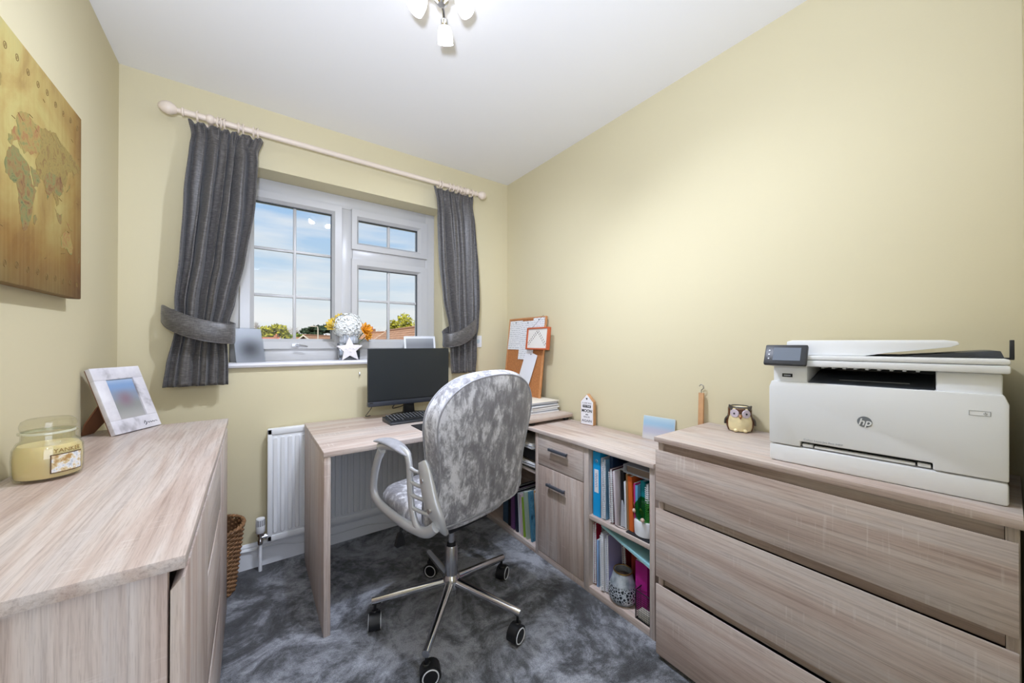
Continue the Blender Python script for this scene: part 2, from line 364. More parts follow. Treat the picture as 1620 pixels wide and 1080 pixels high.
h = G().box(.668, .705, FY - .028, FY - .014, 1.140, 1.158); h.build('handle_base', 'white_gloss', sL, bevel=.003)
G().tube([(.69, FY - .03, 1.150), (.69, FY - .045, 1.150), (.73, FY - .048, 1.144), (.745, FY - .047, 1.141)], [.006, .007, .006, .004], 8).build('window_handle', 'chrome_dull', sL, smooth=True)
struct(G().prism([(D - .028, 1.047), (D - .024, 1.037), (D - .015, 1.033), (FY + .02, 1.033), (FY + .02, 1.06), (D - .016, 1.06), (D - .024, 1.057)], 'x', OX0 - .004, OX1 + .02).build('trim_2', 'sill_white', smooth=True))

# ------------------------------------------------------------------ ceiling lamp
lc = Vector((1.0, 1.128, H))
lamp = thing('ceiling_spotlight', 'chrome ceiling light with three frosted white glass shades, lit', 'ceiling lamp', lc)
G().lathe([(.062, 0), (.062, -.012), (.05, -.022), (.018, -.026), (.018, -.05), (.024, -.056), (.024, -.078), (.012, -.09)]).build('ceiling_plate', 'chrome', lamp, smooth=True)
M('shade_glow', '#ffffff', .4, emit='#fffaf4', es=BULB)
for dx, dy, dz in ((-.076, .05, -.094), (.074, -.052, -.094), (.058, .088, -.122)):
    d = Vector((dx, dy, 0)).normalized(); e = Vector((dx, dy, dz)); s0 = Vector((0, 0, -.068))
    arm = G().tube(spline([s0, s0 + d * .03 + Vector((0, 0, .004)), e - d * .035 + Vector((0, 0, .04))], 5), .0055, 8).build('arm', 'chrome', lamp, smooth=True)
    ax = (d * .5 + Vector((0, 0, -.87))).normalized(); o = e - d * .035 + Vector((0, 0, .04))
    m = frame(o, ax.orthogonal(), ax.cross(ax.orthogonal()), ax)
    G().lathe([(.006, -.01), (.013, -.004), (.0135, .016), (.011, .02)]).xf(m).build('lamp_holder', 'chrome', arm, smooth=True)
    G().lathe([(.013, .012), (.02, .016), (.026, .034), (.028, .055), (.027, .066)], cap=False).xf(m).build('glass_shade', 'shade_glow', arm, smooth=True)
    sl_ = bpy.data.lights.new('spot_bulb', 'SPOT'); sl_.energy = SPOT * (1.0 if dx > 0 > dy else 1.0); sl_.spot_size = R(112 if dx > 0 > dy else 135); sl_.spot_blend = 1; sl_.shadow_soft_size = .025; sl_.color = (.9, .98, 1.18)
    so = bpy.data.objects.new('spot_bulb', sl_); COL.objects.link(so); so.parent = arm; so.matrix_local = frame(o + ax * .062, ax.orthogonal(), -ax.cross(ax.orthogonal()), -ax)

# ------------------------------------------------------------------ curtain rod and curtains
RY, RZ = D - .09, 2.222
rod = thing('curtain_rod', 'cream wooden curtain pole with egg finials above the window', 'curtain rod', (0, 0, 0))
G().cyl((.215, RY, RZ), (1.775, RY, RZ), .0135, n=16).build('pole', 'rod_cream', rod, smooth=True)
for x, s in ((.215, -1), (1.775, 1)):
    m = frame((x, RY, RZ), (0, 1, 0), (0, 0, s), (s, 0, 0))
    G().lathe([(.014, -.012), (.018, -.01), (.018, -.004), (.011, 0), (.010, .012), (.018, .018), (.027, .034), (.028, .046), (.022, .064), (.009, .076), (.002, .078)], n=20).xf(m).build('finial', 'rod_cream', rod, smooth=True)
for x in (.318, 1.70):
    G().tube([(x, D, RZ - .012), (x, D - .012, RZ - .012)], .026, 16).tube([(x, D - .01, RZ - .012), (x, RY + .016, RZ - .008)], .011, 12).ball((x, RY, RZ), .021, .021, .021).build('bracket', 'rod_cream', rod, smooth=True)

def curtain(name, label, edges, folds, rings, seed, sgn):
    rnd = random.Random(seed); t = thing(name, label, 'curtain', (0, 0, 0), group='grey lined curtains')
    z0, z1 = edges[0][0], edges[-1][0]; nu, nv = 220, 76; V = []; F = []
    ph = [rnd.uniform(0, 6.3) for _ in range(6)]
    def warp(u): return u + .024 * math.sin(9 * u + ph[0]) + .014 * math.sin(17 * u + ph[1])
    for j in range(nv + 1):
        v = j / nv; z = lerp(z1, z0, v); xl, xr, amp, yo = interp(edges, z)
        for i in range(nu + 1):
            u = i / nu; uu = warp(u) + .022 * math.sin(4 * v + 8 * u + ph[2]) * min(1, v * 3)
            a = 2 * math.pi * folds * uu
            q_ = abs(math.cos(a / 2 + .5 * math.sin(2 * v + ph[3]) * v)) ** .62      # round lobes, narrow deep valleys
            s = (1 - 2 * q_) + .45 * math.sin(.47 * a + ph[4] + 2 * v) + .25 * math.sin(1.63 * a + ph[3] + 1.6 * v)
            head = max(0, 1 - (z1 - z) / .075)
            y = RY + .012 + yo + amp * s * (1 - .55 * head) + .007 * head * math.sin(a * 2.0 + ph[5])
            x = lerp(xl, xr, u) + amp * .35 * math.cos(a) * (1 - head)
            zz = z + (.006 * math.sin(a + .6) * head)
            V.append((x, y, zz))
    for j in range(nv):
        for i in range(nu):
            k = j * (nu + 1) + i; F.append((k, k + 1, k + nu + 2, k + nu + 1))
    G().add(V, F).build('drape', CUR, t, smooth=True, solid=.003, ang=80)
    for x in rings:
        G().tube([(x + rnd.uniform(-.002, .002), RY + .0215 * math.cos(a), RZ - .004 + .0215 * math.sin(a)) for a in [k * math.pi / 10 for k in range(20)]], .0042, 6, closed=True).build('curtain_ring', 'rod_cream', t, smooth=True)
    return t
curtain('curtain', 'grey curtain tied back left of the window, beside the map canvas', [(.960, .156, .390, .009, .0), (1.06, .166, .390, .014, .002), (1.205, .192, .384, .018, .004), (1.26, .194, .394, .018, .004), (1.36, .190, .420, .022, .002), (1.57, .207, .462, .027, 0), (1.85, .222, .500, .028, 0), (2.07, .243, .512, .022, 0), (2.125, .250, .508, .012, 0), (2.195, .238, .526, .012, 0)], 6.6,
        (.272, .345, .358, .371, .425, .444, .485, .502), 3, -1)
curtain('curtain', 'grey curtain tied back right of the window, beside the corkboard corner', [(.955, 1.575, 1.762, .009, 0), (1.06, 1.562, 1.768, .014, .002), (1.20, 1.556, 1.768, .016, .004), (1.28, 1.548, 1.782, .017, .003), (1.45, 1.508, 1.785, .022, 0), (1.72, 1.482, 1.776, .026, 0), (2.0, 1.466, 1.757, .024, 0), (2.12, 1.464, 1.743, .013, 0), (2.195, 1.450, 1.750, .012, 0)], 6.2,
        (1.488, 1.505, 1.56, 1.588, 1.62, 1.645, 1.672, 1.735), 11, 1)
def tieback(label, pts):
    t = thing('curtain_tieback', label, 'tieback', (0, 0, 0), group='curtain tiebacks')
    P = spline([p[:3] for p in pts], 6); Wd = spline([(p[3], 0, 0) for p in pts], 6); rings = []
    cx = sum(p[0] for p in pts) / len(pts)
    for i, p in enumerate(P):
        a = P[max(i - 1, 0)]; b = P[min(i + 1, len(P) - 1)]; tg = (b - a).normalized(); up = Vector((0, 0, 1)) - tg * tg.z; up.normalize(); nn = tg.cross(up); w = Wd[i].x / 2
        rings.append([p + up * w * c + nn * .0035 * s for c, s in ((-1, 0), (-.92, 1), (0, 1.3), (.92, 1), (1, 0), (.92, -1), (0, -1.3), (-.92, -1))])
    G().loft(rings).build('band', CUR, t, smooth=True, ang=60)
    for s in (-1, 1): G().tube([r[4 if s > 0 else 0] for r in rings], .003, 6).build('piping', CUR, t, smooth=True)
    h = Vector(pts[0][:3]); G().tube([(h.x, D, h.z), (h.x, D - .02, h.z), (h.x, D - .028, h.z + .012)], .004, 8).build('wall_hook', 'chrome_dull', t, smooth=True)
tieback('dark grey fabric tieback around the curtain left of the window', [(.150, D - .022, 1.295, .055), (.152, D - .055, 1.295, .075), (.185, D - .105, 1.268, .085), (.25, D - .14, 1.235, .088), (.325, D - .146, 1.213, .09), (.39, D - .13, 1.205, .09), (.412, D - .085, 1.208, .088), (.39, D - .045, 1.225, .08), (.28, D - .03, 1.265, .065), (.152, D - .02, 1.297, .05)])
tieback('dark grey fabric tieback around the curtain right of the window', [(1.803, D - .022, 1.335, .04), (1.798, D - .06, 1.325, .06), (1.745, D - .112, 1.275, .085), (1.68, D - .138, 1.228, .09), (1.605, D - .142, 1.192, .09), (1.545, D - .125, 1.180, .09), (1.528, D - .085, 1.182, .09), (1.55, D - .045, 1.21, .08), (1.66, D - .028, 1.275, .065), (1.80, D - .02, 1.332, .04)])

# ------------------------------------------------------------------ world map canvas on the left wall
CW, CH = .83, .575
ct = thing('map_canvas', 'antique-style world map printed on a box canvas hung on the wall', 'canvas print', mat=frame((.008, 1.742 - CW, 1.29), (0, 1, .012), (0, -.012, 1), (1, 0, 0)))
def canvas_mat():
    m, nt, b = mk('map_ground'); tc = nt.nodes.new('ShaderNodeTexCoord'); v = tc.outputs['Object']
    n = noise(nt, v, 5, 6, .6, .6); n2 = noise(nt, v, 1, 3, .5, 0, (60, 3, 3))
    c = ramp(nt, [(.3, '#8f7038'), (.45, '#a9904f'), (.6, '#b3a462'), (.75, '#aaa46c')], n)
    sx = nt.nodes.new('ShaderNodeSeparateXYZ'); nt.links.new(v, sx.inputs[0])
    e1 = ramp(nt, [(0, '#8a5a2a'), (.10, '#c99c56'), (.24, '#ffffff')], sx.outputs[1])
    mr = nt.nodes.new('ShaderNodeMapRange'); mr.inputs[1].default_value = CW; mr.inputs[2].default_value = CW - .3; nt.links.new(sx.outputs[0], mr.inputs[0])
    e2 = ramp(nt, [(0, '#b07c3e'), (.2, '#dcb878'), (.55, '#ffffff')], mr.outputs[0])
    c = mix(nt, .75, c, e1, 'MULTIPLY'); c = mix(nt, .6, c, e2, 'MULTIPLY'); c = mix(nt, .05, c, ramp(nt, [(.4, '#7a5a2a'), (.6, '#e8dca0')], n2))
    nt.links.new(c, b.inputs['Base Color']); b.inputs['Roughness'].default_value = .75; return m
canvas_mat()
def land_mat(name, stops):
    m, nt, b = mk(name); tc = nt.nodes.new('ShaderNodeTexCoord'); n = noise(nt, tc.outputs['Object'], 34, 6, .7, 1.0)
    nt.links.new(ramp(nt, stops, n), b.inputs['Base Color']); b.inputs['Roughness'].default_value = .75; return m
LM = [land_mat('land_a', [(.32, '#4f5a3a'), (.44, '#82804c'), (.54, '#8f7040'), (.66, '#6b432c')]),
      land_mat('land_b', [(.3, '#77643a'), (.5, '#988447'), (.65, '#7d5f34')]),
      land_mat('land_c', [(.34, '#6f7a4a'), (.5, '#a08a4c'), (.64, '#9a6a40')])]
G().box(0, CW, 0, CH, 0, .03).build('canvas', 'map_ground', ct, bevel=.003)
def mp(lon, lat):
    l2 = lat * (1 + .12 * max(0, (lat - 35) / 40)); return (CW * .985 - (178 - lon) * .00222, .222 + l2 * .00255)
lands = {
 'africa': (0, [(-17, 15), (-10, 30), (-2, 36), (10, 37), (20, 32), (32, 31), (37, 20), (43, 12), (51, 11), (42, -2), (40, -15), (34, -24), (28, -33), (19, -35), (13, -20), (10, -2), (8, 5), (-5, 5), (-13, 9)]),
 'europe': (2, [(-9, 37), (-9, 43), (-1, 44), (-4, 48), (4, 52), (8, 55), (6, 60), (14, 67), (28, 71), (45, 68), (60, 70), (60, 50), (48, 46), (40, 42), (28, 41), (22, 37), (18, 41), (12, 45), (16, 39), (10, 44), (2, 41), (-2, 37)]),
 'asia': (1, [(60, 50), (60, 70), (75, 73), (100, 77), (115, 73), (140, 73), (160, 70), (178, 68), (172, 62), (160, 58), (156, 52), (150, 59), (138, 54), (132, 44), (127, 37), (122, 40), (121, 31), (112, 22), (106, 20), (108, 12), (102, 8), (99, 14), (95, 18), (90, 22), (82, 15), (78, 8), (73, 18), (67, 25), (57, 26), (50, 30), (48, 40)]),
 'arabia': (0, [(36, 30), (48, 30), (56, 25), (59, 22), (52, 16), (44, 13), (39, 21)]),
 'india_china': (0, [(68, 25), (73, 36), (90, 40), (112, 42), (121, 31), (112, 22), (100, 22), (90, 22), (80, 14), (77, 9), (73, 17)]),
 'indonesia': (0, [(96, 5), (104, -2), (106, -7), (115, -8), (118, -2), (118, 5), (110, 2), (103, 1)]),
 'papua': (2, [(131, -2), (141, -3), (150, -9), (143, -8), (137, -6)]),
 'australia': (2, [(114, -22), (122, -17), (130, -12), (136, -15), (142, -11), (146, -19), (153, -27), (149, -37), (140, -37), (131, -32), (116, -35)]),
 'madagascar': (0, [(44, -17), (49, -13), (50, -17), (46, -25), (44, -22)]),
 'japan': (0, [(131, 32), (136, 35), (141, 38), (143, 44), (139, 39), (134, 34)]),
 'new_zealand': (0, [(167, -46), (172, -41), (174, -35), (177, -39), (171, -44)]),
 'north_america': (2, [(-165, 65), (-155, 71), (-125, 70), (-95, 72), (-80, 73), (-62, 60), (-66, 48), (-74, 40), (-81, 30), (-82, 25), (-90, 30), (-97, 26), (-95, 18), (-88, 16), (-83, 9), (-100, 17), (-112, 28), (-122, 37), (-125, 48), (-140, 60)]),
 'greenland': (1, [(-55, 70), (-60, 77), (-40, 82), (-20, 78), (-24, 70), (-43, 60)]),
 'south_america': (0, [(-80, 0), (-76, 9), (-62, 10), (-50, 0), (-35, -7), (-40, -20), (-48, -27), (-58, -36), (-66, -45), (-70, -54), (-73, -45), (-71, -20), (-80, -6)])}
for i, (nm, (mi, poly)) in enumerate(lands.items()):
    P = [mp(*q) for q in poly]; Q = []
    rnd = random.Random(i)
    for a, b in zip(P, P[1:] + P[:1]):
        n = max(1, int(math.hypot(b[0] - a[0], b[1] - a[1]) / .007))
        for k in range(n): Q.append((lerp(a[0], b[0], k / n) + rnd.uniform(-.0028, .0028), lerp(a[1], b[1], k / n) + rnd.uniform(-.0028, .0028)))
    G().prism(Q, 'z', .0301, .0303 + .00012 * (i % 5)).build('printed_' + nm, LM[mi], ct)
g = G(); rnd = random.Random(5)
for row in (.042, .525):
    for k in range(16):
        cx = .035 + k * .0505; cy = row + rnd.uniform(-.004, .004); r = .0075
        g.tube([(cx + r * .8 * math.cos(a), cy + r * math.sin(a), .0303) for a in [q * math.pi / 7 for q in range(14)]], .0008, 4, closed=True)
        g.box(cx - .001, cx + .001, cy - .003, cy + .003, .03, .0306)
for k in range(26):
    cx, cy = rnd.uniform(.05, .8), rnd.uniform(.06, .5); a = rnd.uniform(-.5, .5); l = rnd.uniform(.01, .028)
    g.tube([(cx, cy, .0303), (cx + l * math.cos(a), cy + l * math.sin(a), .0303)], .0007, 4)
o = g.build('printed_marks', M('map_ink', '#7a6236', .8), ct); o['kind'] = 'stuff'

# ------------------------------------------------------------------ long sideboard on the left
def front(y0, y1, z0, z1, xa, xb, grip=.012):        # board facing +x or -x with a bevelled finger-pull top
    s = 1 if xb > xa else -1
    return G().prism([(xa, z0), (xb, z0), (xb, z1), (xb - s * .004, z1), (xa, z1 - grip)], 'y', y0, y1)
SH = .835
sb = thing('sideboard', 'pale oak sideboard against the left wall under the map canvas', 'sideboard', (0, 0, 0))
G().box(.004, .40, .742, 1.988, SH - .02, SH).build('top', OAK['y'], sb, bevel=.0012)
for a in (.756, 1.957): G().box(.016, .378, a, a + .018, .0, SH - .021).build('side_panel', OAK['z'], sb, bevel=.0008)
for a in (1.121, 1.553): G().box(.02, .372, a, a + .016, .04, SH - .021).build('divider', OAK['z'], sb)
G().box(.016, .022, .77, 1.96, .02, SH - .022).build('back_panel', 'carcass_dark', sb)
G().box(.02, .374, .775, 1.957, .03, .046).build('bottom_board', OAK['y'], sb)
G().box(.34, .356, .775, 1.957, 0, .029).build('plinth', OAK['y'], sb)
for a, b in ((.757, 1.128), (1.563, 1.974)): lab(front(a, b, .022, .795, .381, .398, .016).build('door', OAK['z'], sb, bevel=.0008), 'plain door with a bevelled finger-pull top')
for z0, z1 in ((.612, .795), (.325, .600), (.022, .313)): front(1.131, 1.560, z0, z1, .381, .398).build('drawer', OAK['y'], sb, bevel=.0008)

# ------------------------------------------------------------------ chest of drawers on the right
ch = thing('chest_of_drawers', 'pale oak chest of three wide drawers carrying the printer', 'chest of drawers', (0, 0, 0))
CT = .815
G().box(1.69, W - .004, -.014, .775, CT - .018, CT).build('top', OAK['y'], ch, bevel=.0012)
for a in (-.010, .753): G().box(1.712, W - .012, a, a + .018, 0, CT - .019).build('side_panel', OAK['z'], ch, bevel=.0008)
G().box(W - .016, W - .012, .008, .752, .02, CT - .02).build('back_panel', 'carcass_dark', ch)
for z0, z1 in ((.745, .795), (.545, .592), (.266, .316)): G().box(1.722, 1.738, .009, .752, z0, z1).build('rail', OAK['y'], ch)
G().box(1.716, 1.73, .009, .752, 0, .02).build('plinth', OAK['y'], ch)
for z0, z1 in ((.582, .768), (.303, .553), (.020, .275)):
    front(-.008, .771, z0, z1, 1.711, 1.693, .012).build('drawer', OAK['y'], ch, bevel=.0008)

# ------------------------------------------------------------------ low cabinet along the right wall
lo = thing('low_cabinet', 'low pale oak cabinet with one drawer, one door and open cubbies', 'cabinet', (0, 0, 0))
X0 = 1.757; XB = W - .018
G().box(1.744, XB, .812, 2.215, .672, .69).build('top', OAK['y'], lo, bevel=.001)
for a, b in ((.815, .838), (1.155, 1.186), (1.522, 1.544), (2.19, 2.212)): G().box(X0, XB, a, b, 0, .671).build('upright', OAK['z'], lo, bevel=.0008)
G().box(XB - .006, XB, .838, 2.19, .03, .671).build('back_panel', OAK['y'], lo)
for a, b in ((.839, 1.154), (1.187, 1.521), (1.545, 2.189)): G().box(X0 + .001, XB - .007, a, b, .0, .03).build('bottom_board', OAK['y'], lo, bevel=.0008)
G().box(X0 + .001, XB - .007, .839, 1.154, .343, .361).build('shelf', OAK['y'], lo, bevel=.0008)
G().box(X0 + .02, XB - .007, 1.545, 2.189, .425, .447).build('shelf', OAK['y'], lo, bevel=.0008)
def bar(y0, y1, z, par):
    hd = G().box(X0 - .024, X0 - .012, y0, y1, z - .007, z + .007)
    hd.box(X0 - .014, X0 + .0, y0 + .008, y0 + .016, z - .004, z + .004).box(X0 - .014, X0, y1 - .016, y1 - .008, z - .004, z + .004)
    lab(hd.build('handle', 'handle_grey', par, bevel=.002), 'slim charcoal bar handle')
d1 = G().box(X0 - .0005, X0 + .016, 1.189, 1.519, .503, .668).build('drawer', OAK['y'], lo, bevel=.001); bar(1.285, 1.418, .606, d1)
d2 = G().box(X0 - .0005, X0 + .016, 1.189, 1.519, .033, .498).build('door', OAK['z'], lo, bevel=.001); bar(1.302, 1.434, .418, d2)

# ------------------------------------------------------------------ desk
DZT = .73
dk = thing('desk', 'pale oak desk under the window, resting on the low cabinet at one end', 'desk', (0, 0, 0))
G().box(.712, 2.09, 1.585, 2.225, DZT - .022, DZT).build('desktop', OAK['x'], dk, bevel=.0012)
G().box(.714, .738, 1.588, 2.222, 0, DZT - .0225).build('side_panel', OAK['z'], dk, bevel=.001)
for x, y in ((1.79, 1.615), (2.055, 1.612), (1.79, 2.18), (2.055, 2.18)): lab(G().lathe([(.016, 0), (.019, .004), (.019, .011), (.014, .0175)], (x, y, .690), 20).build('foot', 'black_plastic', dk, smooth=True), 'small black round foot')

# ------------------------------------------------------------------ radiator, pipe, cable
rd = thing('radiator', 'white panel radiator under the window behind the desk', 'radiator', (0, 0, 0))
ra, rb, rz0, rz1, ry = .549, 1.56, .137, .716, 2.236
G().box(ra, rb, ry + .008, ry + .038, rz0, rz1).build('panel', 'rad_white', rd, bevel=.006)
G().box(ra + .004, rb - .004, ry + .036, D - .016, rz0 + .06, rz1 - .004).build('convector_casing', 'rad_white', rd, bevel=.003)
n = 30; pw = (rb - ra - .036) / n
for k in range(n):
    x = ra + .018 + k * pw
    G().prism([(x + .006, rz0 + .05), (x + .0095, rz0 + .04), (x + pw - .0095, rz0 + .04), (x + pw - .006, rz0 + .05), (x + pw - .006, rz1 - .052), (x + pw - .0095, rz1 - .045), (x + .0095, rz1 - .045), (x + .006, rz1 - .052)], 'y', ry + .0005, ry + .009).build('flute', 'rad_white', rd, bevel=.003, seg=1)
G().box(ra, rb, ry + .002, ry + .01, rz1 - .03, rz1 - .001).box(ra, rb, ry + .002, ry + .01, rz0 + .001, rz0 + .03).box(ra, ra + .02, ry + .002, ry + .01, rz0, rz1).build('border_flange', 'rad_white', rd, bevel=.003)
for k in range(44): G().box(ra + .03 + k * .022, ra + .036 + k * .022, ry + .046, D - .026, rz1 - .0038, rz1 - .0028).build('grille_slot', 'dark_grey', rd)
vx, vy = .520, 2.246
G().cyl((vx, vy, 0), (vx, vy, .165), .0085, n=12).build('pipe', 'white_gloss', rd, smooth=True)
G().lathe([(.011, .135), (.013, .14), (.013, .155), (.010, .16), (.010, .178), (.015, .18), (.015, .196)], (vx, vy, 0), 16).tube([(vx, vy, .170), (ra + .01, vy, .170)], .0085, 12).tube([(vx + .016, vy, .170), (vx + .026, vy, .170)], .013, 6).build('valve_body', 'chrome', rd, smooth=True)
tv = G().lathe([(.017, .194), (.0195, .198), (.0205, .225), (.0205, .258), (.018, .268), (.006, .271)], (vx, vy, 0), 24).build('thermostat_head', 'rad_white', rd, smooth=True)
for k in range(7): a = R(230 + k * 20); G().box(-.0016, .0016, -.0004, .001, .232, .262, Matrix.Translation((vx + .0203 * math.cos(a), vy + .0203 * math.sin(a), 0)) @ Matrix.Rotation(a + math.pi / 2, 4, 'Z')).build('slot', 'dark_grey', tv)
tag(G().tube(spline([(.44, D - .02, .098), (.49, D - .021, .094), (.545, D - .021, .097), (.62, D - .022, .088), (.70, D - .022, .068), (.80, D - .023, .06), (.93, D - .024, .06), (1.05, D - .028, .062), (1.17, D - .05, .05), (1.30, D - .08, .03), (1.5, D - .05, .02), (1.74, D - .05, .008)], 8), .0032, 6).build('white_cable', 'cable_white', smooth=True), 'thin white cable running along the skirting under the radiator', 'cable')

# ------------------------------------------------------------------ wall switch, small hook
sw = thing('thermostat_plate', 'small white wall plate beside the right curtain tieback', 'wall plate', (1.822, D, 1.175))
G().box(-.043, .043, -.012, 0, -.043, .043).build('plate', 'white_gloss', sw, bevel=.004)
G().cyl((.008, -.0118, .0), (.008, -.0145, .0), .015, n=24).build('dial', M('pale_blue', '#c8dbe6', .4), sw, smooth=True)
tag(G().tube([(1.008, D, .985), (1.008, D - .012, .985), (1.008, D - .016, .975), (1.010, D - .012, .966), (1.009, D - .004, .962)], .0028, 8).build('screw_hook', 'chrome_dull', smooth=True), 'tiny metal screw hook in the wall below the sill', 'hook')

# ------------------------------------------------------------------ office chair
cc = (1.174, 1.40, 0)
chair = thing('office_chair', 'swivel office chair in grey crushed velvet with silver arms at the desk', 'office chair', cc, R(12))
for k in range(5):
    a = R(72 * k); d = Vector((math.cos(a), math.sin(a), 0)); pz = Vector((-d.y, d.x, 0))
    lg = G().tube([d * .02 + Vector((0, 0, .152)), d * .16 + Vector((0, 0, .132)), d * .318 + Vector((0, 0, .108))], [.0175, .0155, .0135], 14, up=(0, 0, 1), flat=1.1).build('base_leg', 'chrome', chair, smooth=True, ang=60)
    c = d * .308; ca = Matrix.Translation(c) @ Matrix.Rotation(R((200, 120, 60, 150, 5)[k]), 4, 'Z')
    cs = G().cyl((0, 0, .106), (0, 0, .072), .006, n=10); cs.lathe([(.011, .072), (.013, .07), (.013, .062), (.011, .058)], n=14)
    cs.xf(ca); ct2 = cs.build('caster', 'black_plastic', lg, smooth=True)
    g = G()
    P = [(.036 * math.cos(t), .036 * math.sin(t)) for t in [R(-20 + 22 * q) for q in range(11)]]
    g.prism([(x - .012, z + .034) for x, z in P] + [(x * .8 - .012, z * .8 + .034) for x, z in reversed(P)], 'y', -.02, .02)
    for s in (-1, 1): g.tube([(-.012, s * .0045, .034), (-.012, s * .022, .034)], [.033, .0325], 22)
    g.xf(ca).build('caster_wheel', 'black_plastic', lg, smooth=True)
    g = G()
    for s in (-1, 1): g.tube([(-.012 + .0265 * math.cos(q * math.pi / 12), s * .0222, .034 + .0265 * math.sin(q * math.pi / 12)) for q in range(24)], .0022, 6, closed=True)
    lab(g.xf(ca).build('wheel_ring', 'white_gloss', lg, smooth=True), 'white ring on the black caster wheel')
G().lathe([(.02, .098), (.028, .10), (.029, .12), (.036, .128), (.037, .168), (.03, .178), (.028, .182)], n=28).build('base_hub', 'chrome', chair, smooth=True)
G().lathe([(.027, .175), (.027, .298), (.024, .304)], n=28).build('gas_lift_sleeve', 'chrome_dull', chair, smooth=True)
G().lathe([(.018, .296), (.0185, .312), (.015, .316)], n=24).build('lift_collar', 'black_plastic', chair, smooth=True)
G().lathe([(.0138, .30), (.0138, .44)], n=20).build('gas_lift', 'chrome_dull', chair, smooth=True)
G().box(-.10, .10, -.12, .12, .425, .452).build('tilt_mechanism', 'black_plastic', chair, bevel=.006)
G().cyl((.03, .13, .438), (.03, .19, .438), .026, n=18).build('tension_knob', 'black_plastic', chair, bevel=.003)
lv = G().tube(spline([(-.08, .06, .435), (-.15, .075, .43), (-.185, .08, .42), (-.195, .082, .392)], 5), .0055, 8)
lv.loft([[(-.195 + sx * w, .082 + sy * .007, z) for sx, sy in ((-1, -1), (1, -1), (1, 1), (-1, 1))] for w, z in ((.006, .40), (.010, .392), (.020, .362), (.021, .352), (.016, .346))])
lab(lv.build('height_lever', 'black_plastic', chair, smooth=True), 'black paddle lever under the seat')
# seat
def superloop(a, b, n=40, e=3.2): return [(a * math.copysign(abs(math.cos(t)) ** (2 / e), math.cos(t)), b * math.copysign(abs(math.sin(t)) ** (2 / e), math.sin(t))) for t in [k * 2 * math.pi / n for k in range(n)]]
rings = [[(x, y + .036, z + .018 * max(0, (abs(x) / .236)) ** 3 * (z > .5)) for x, y in superloop(.236 * s, .224 * s)] for s, z in ((.84, .464), (.95, .472), (1.0, .492), (.995, .518), (.95, .538), (.85, .548), (.5, .552), (.1, .552))]
G().loft(rings).build('seat', VEL, chair, smooth=True, ang=80)
G().tube([(x * 1.003, y * 1.003 + .036, .494) for x, y in superloop(.236, .224, 60)], .0035, 6, closed=True).build('seat_piping', 'velvet_edge', chair, smooth=True)
# back
prof = [(0.500, .160), (.506, .200), (.525, .221), (.60, .226), (.66, .222), (.72, .226), (.80, .240), (.86, .250), (.91, .248), (.95, .234), (.985, .208), (1.01, .176), (1.03, .135), (1.042, .085), (1.047, .03)]
def back_outline(k=1.0, inset=0):
    half = [(hw - inset * (1 if hw > .05 else hw / .05), z) for z, hw in prof]; zc = .78
    half = [(max(w, .004), zc + (z - zc) * (1 - inset / .27)) for w, z in half]
    return spline([(w, 0, z) for w, z in half] + [(-w, 0, z) for w, z in reversed(half)] + [(half[0][0], 0, half[0][1])], 4)[:-1]
def yb(z, x): return -.205 - .15 * (z - .5) - .05 * math.exp(-((z - .64) / .12) ** 2) * 0 + .10 * (x / .25) ** 2 * .22
rings = []
for ins, dy in ((.12, -.005), (.06, -.003), (.02, 0), (.006, .004), (0, .012), (-.008, .03), (-.010, .045), (-.006, .062), (.008, .078), (.03, .087), (.08, .094), (.16, .097)):
    rings.append([(p.x, yb(p.z, p.x) + dy, p.z) for p in back_outline(inset=ins)])
G().loft(rings).build('backrest', VEL, chair, smooth=True, ang=80)
G().tube([(p.x, yb(p.z, p.x) + .0035, p.z) for p in back_outline(inset=.006)], .0035, 6, closed=True).build('back_piping', 'velvet_edge', chair, smooth=True)
G().tube([(p.x, yb(p.z, p.x) + .072, p.z) for p in back_outline(inset=-.003)], .0035, 6, closed=True).build('back_piping', 'velvet_edge', chair, smooth=True)
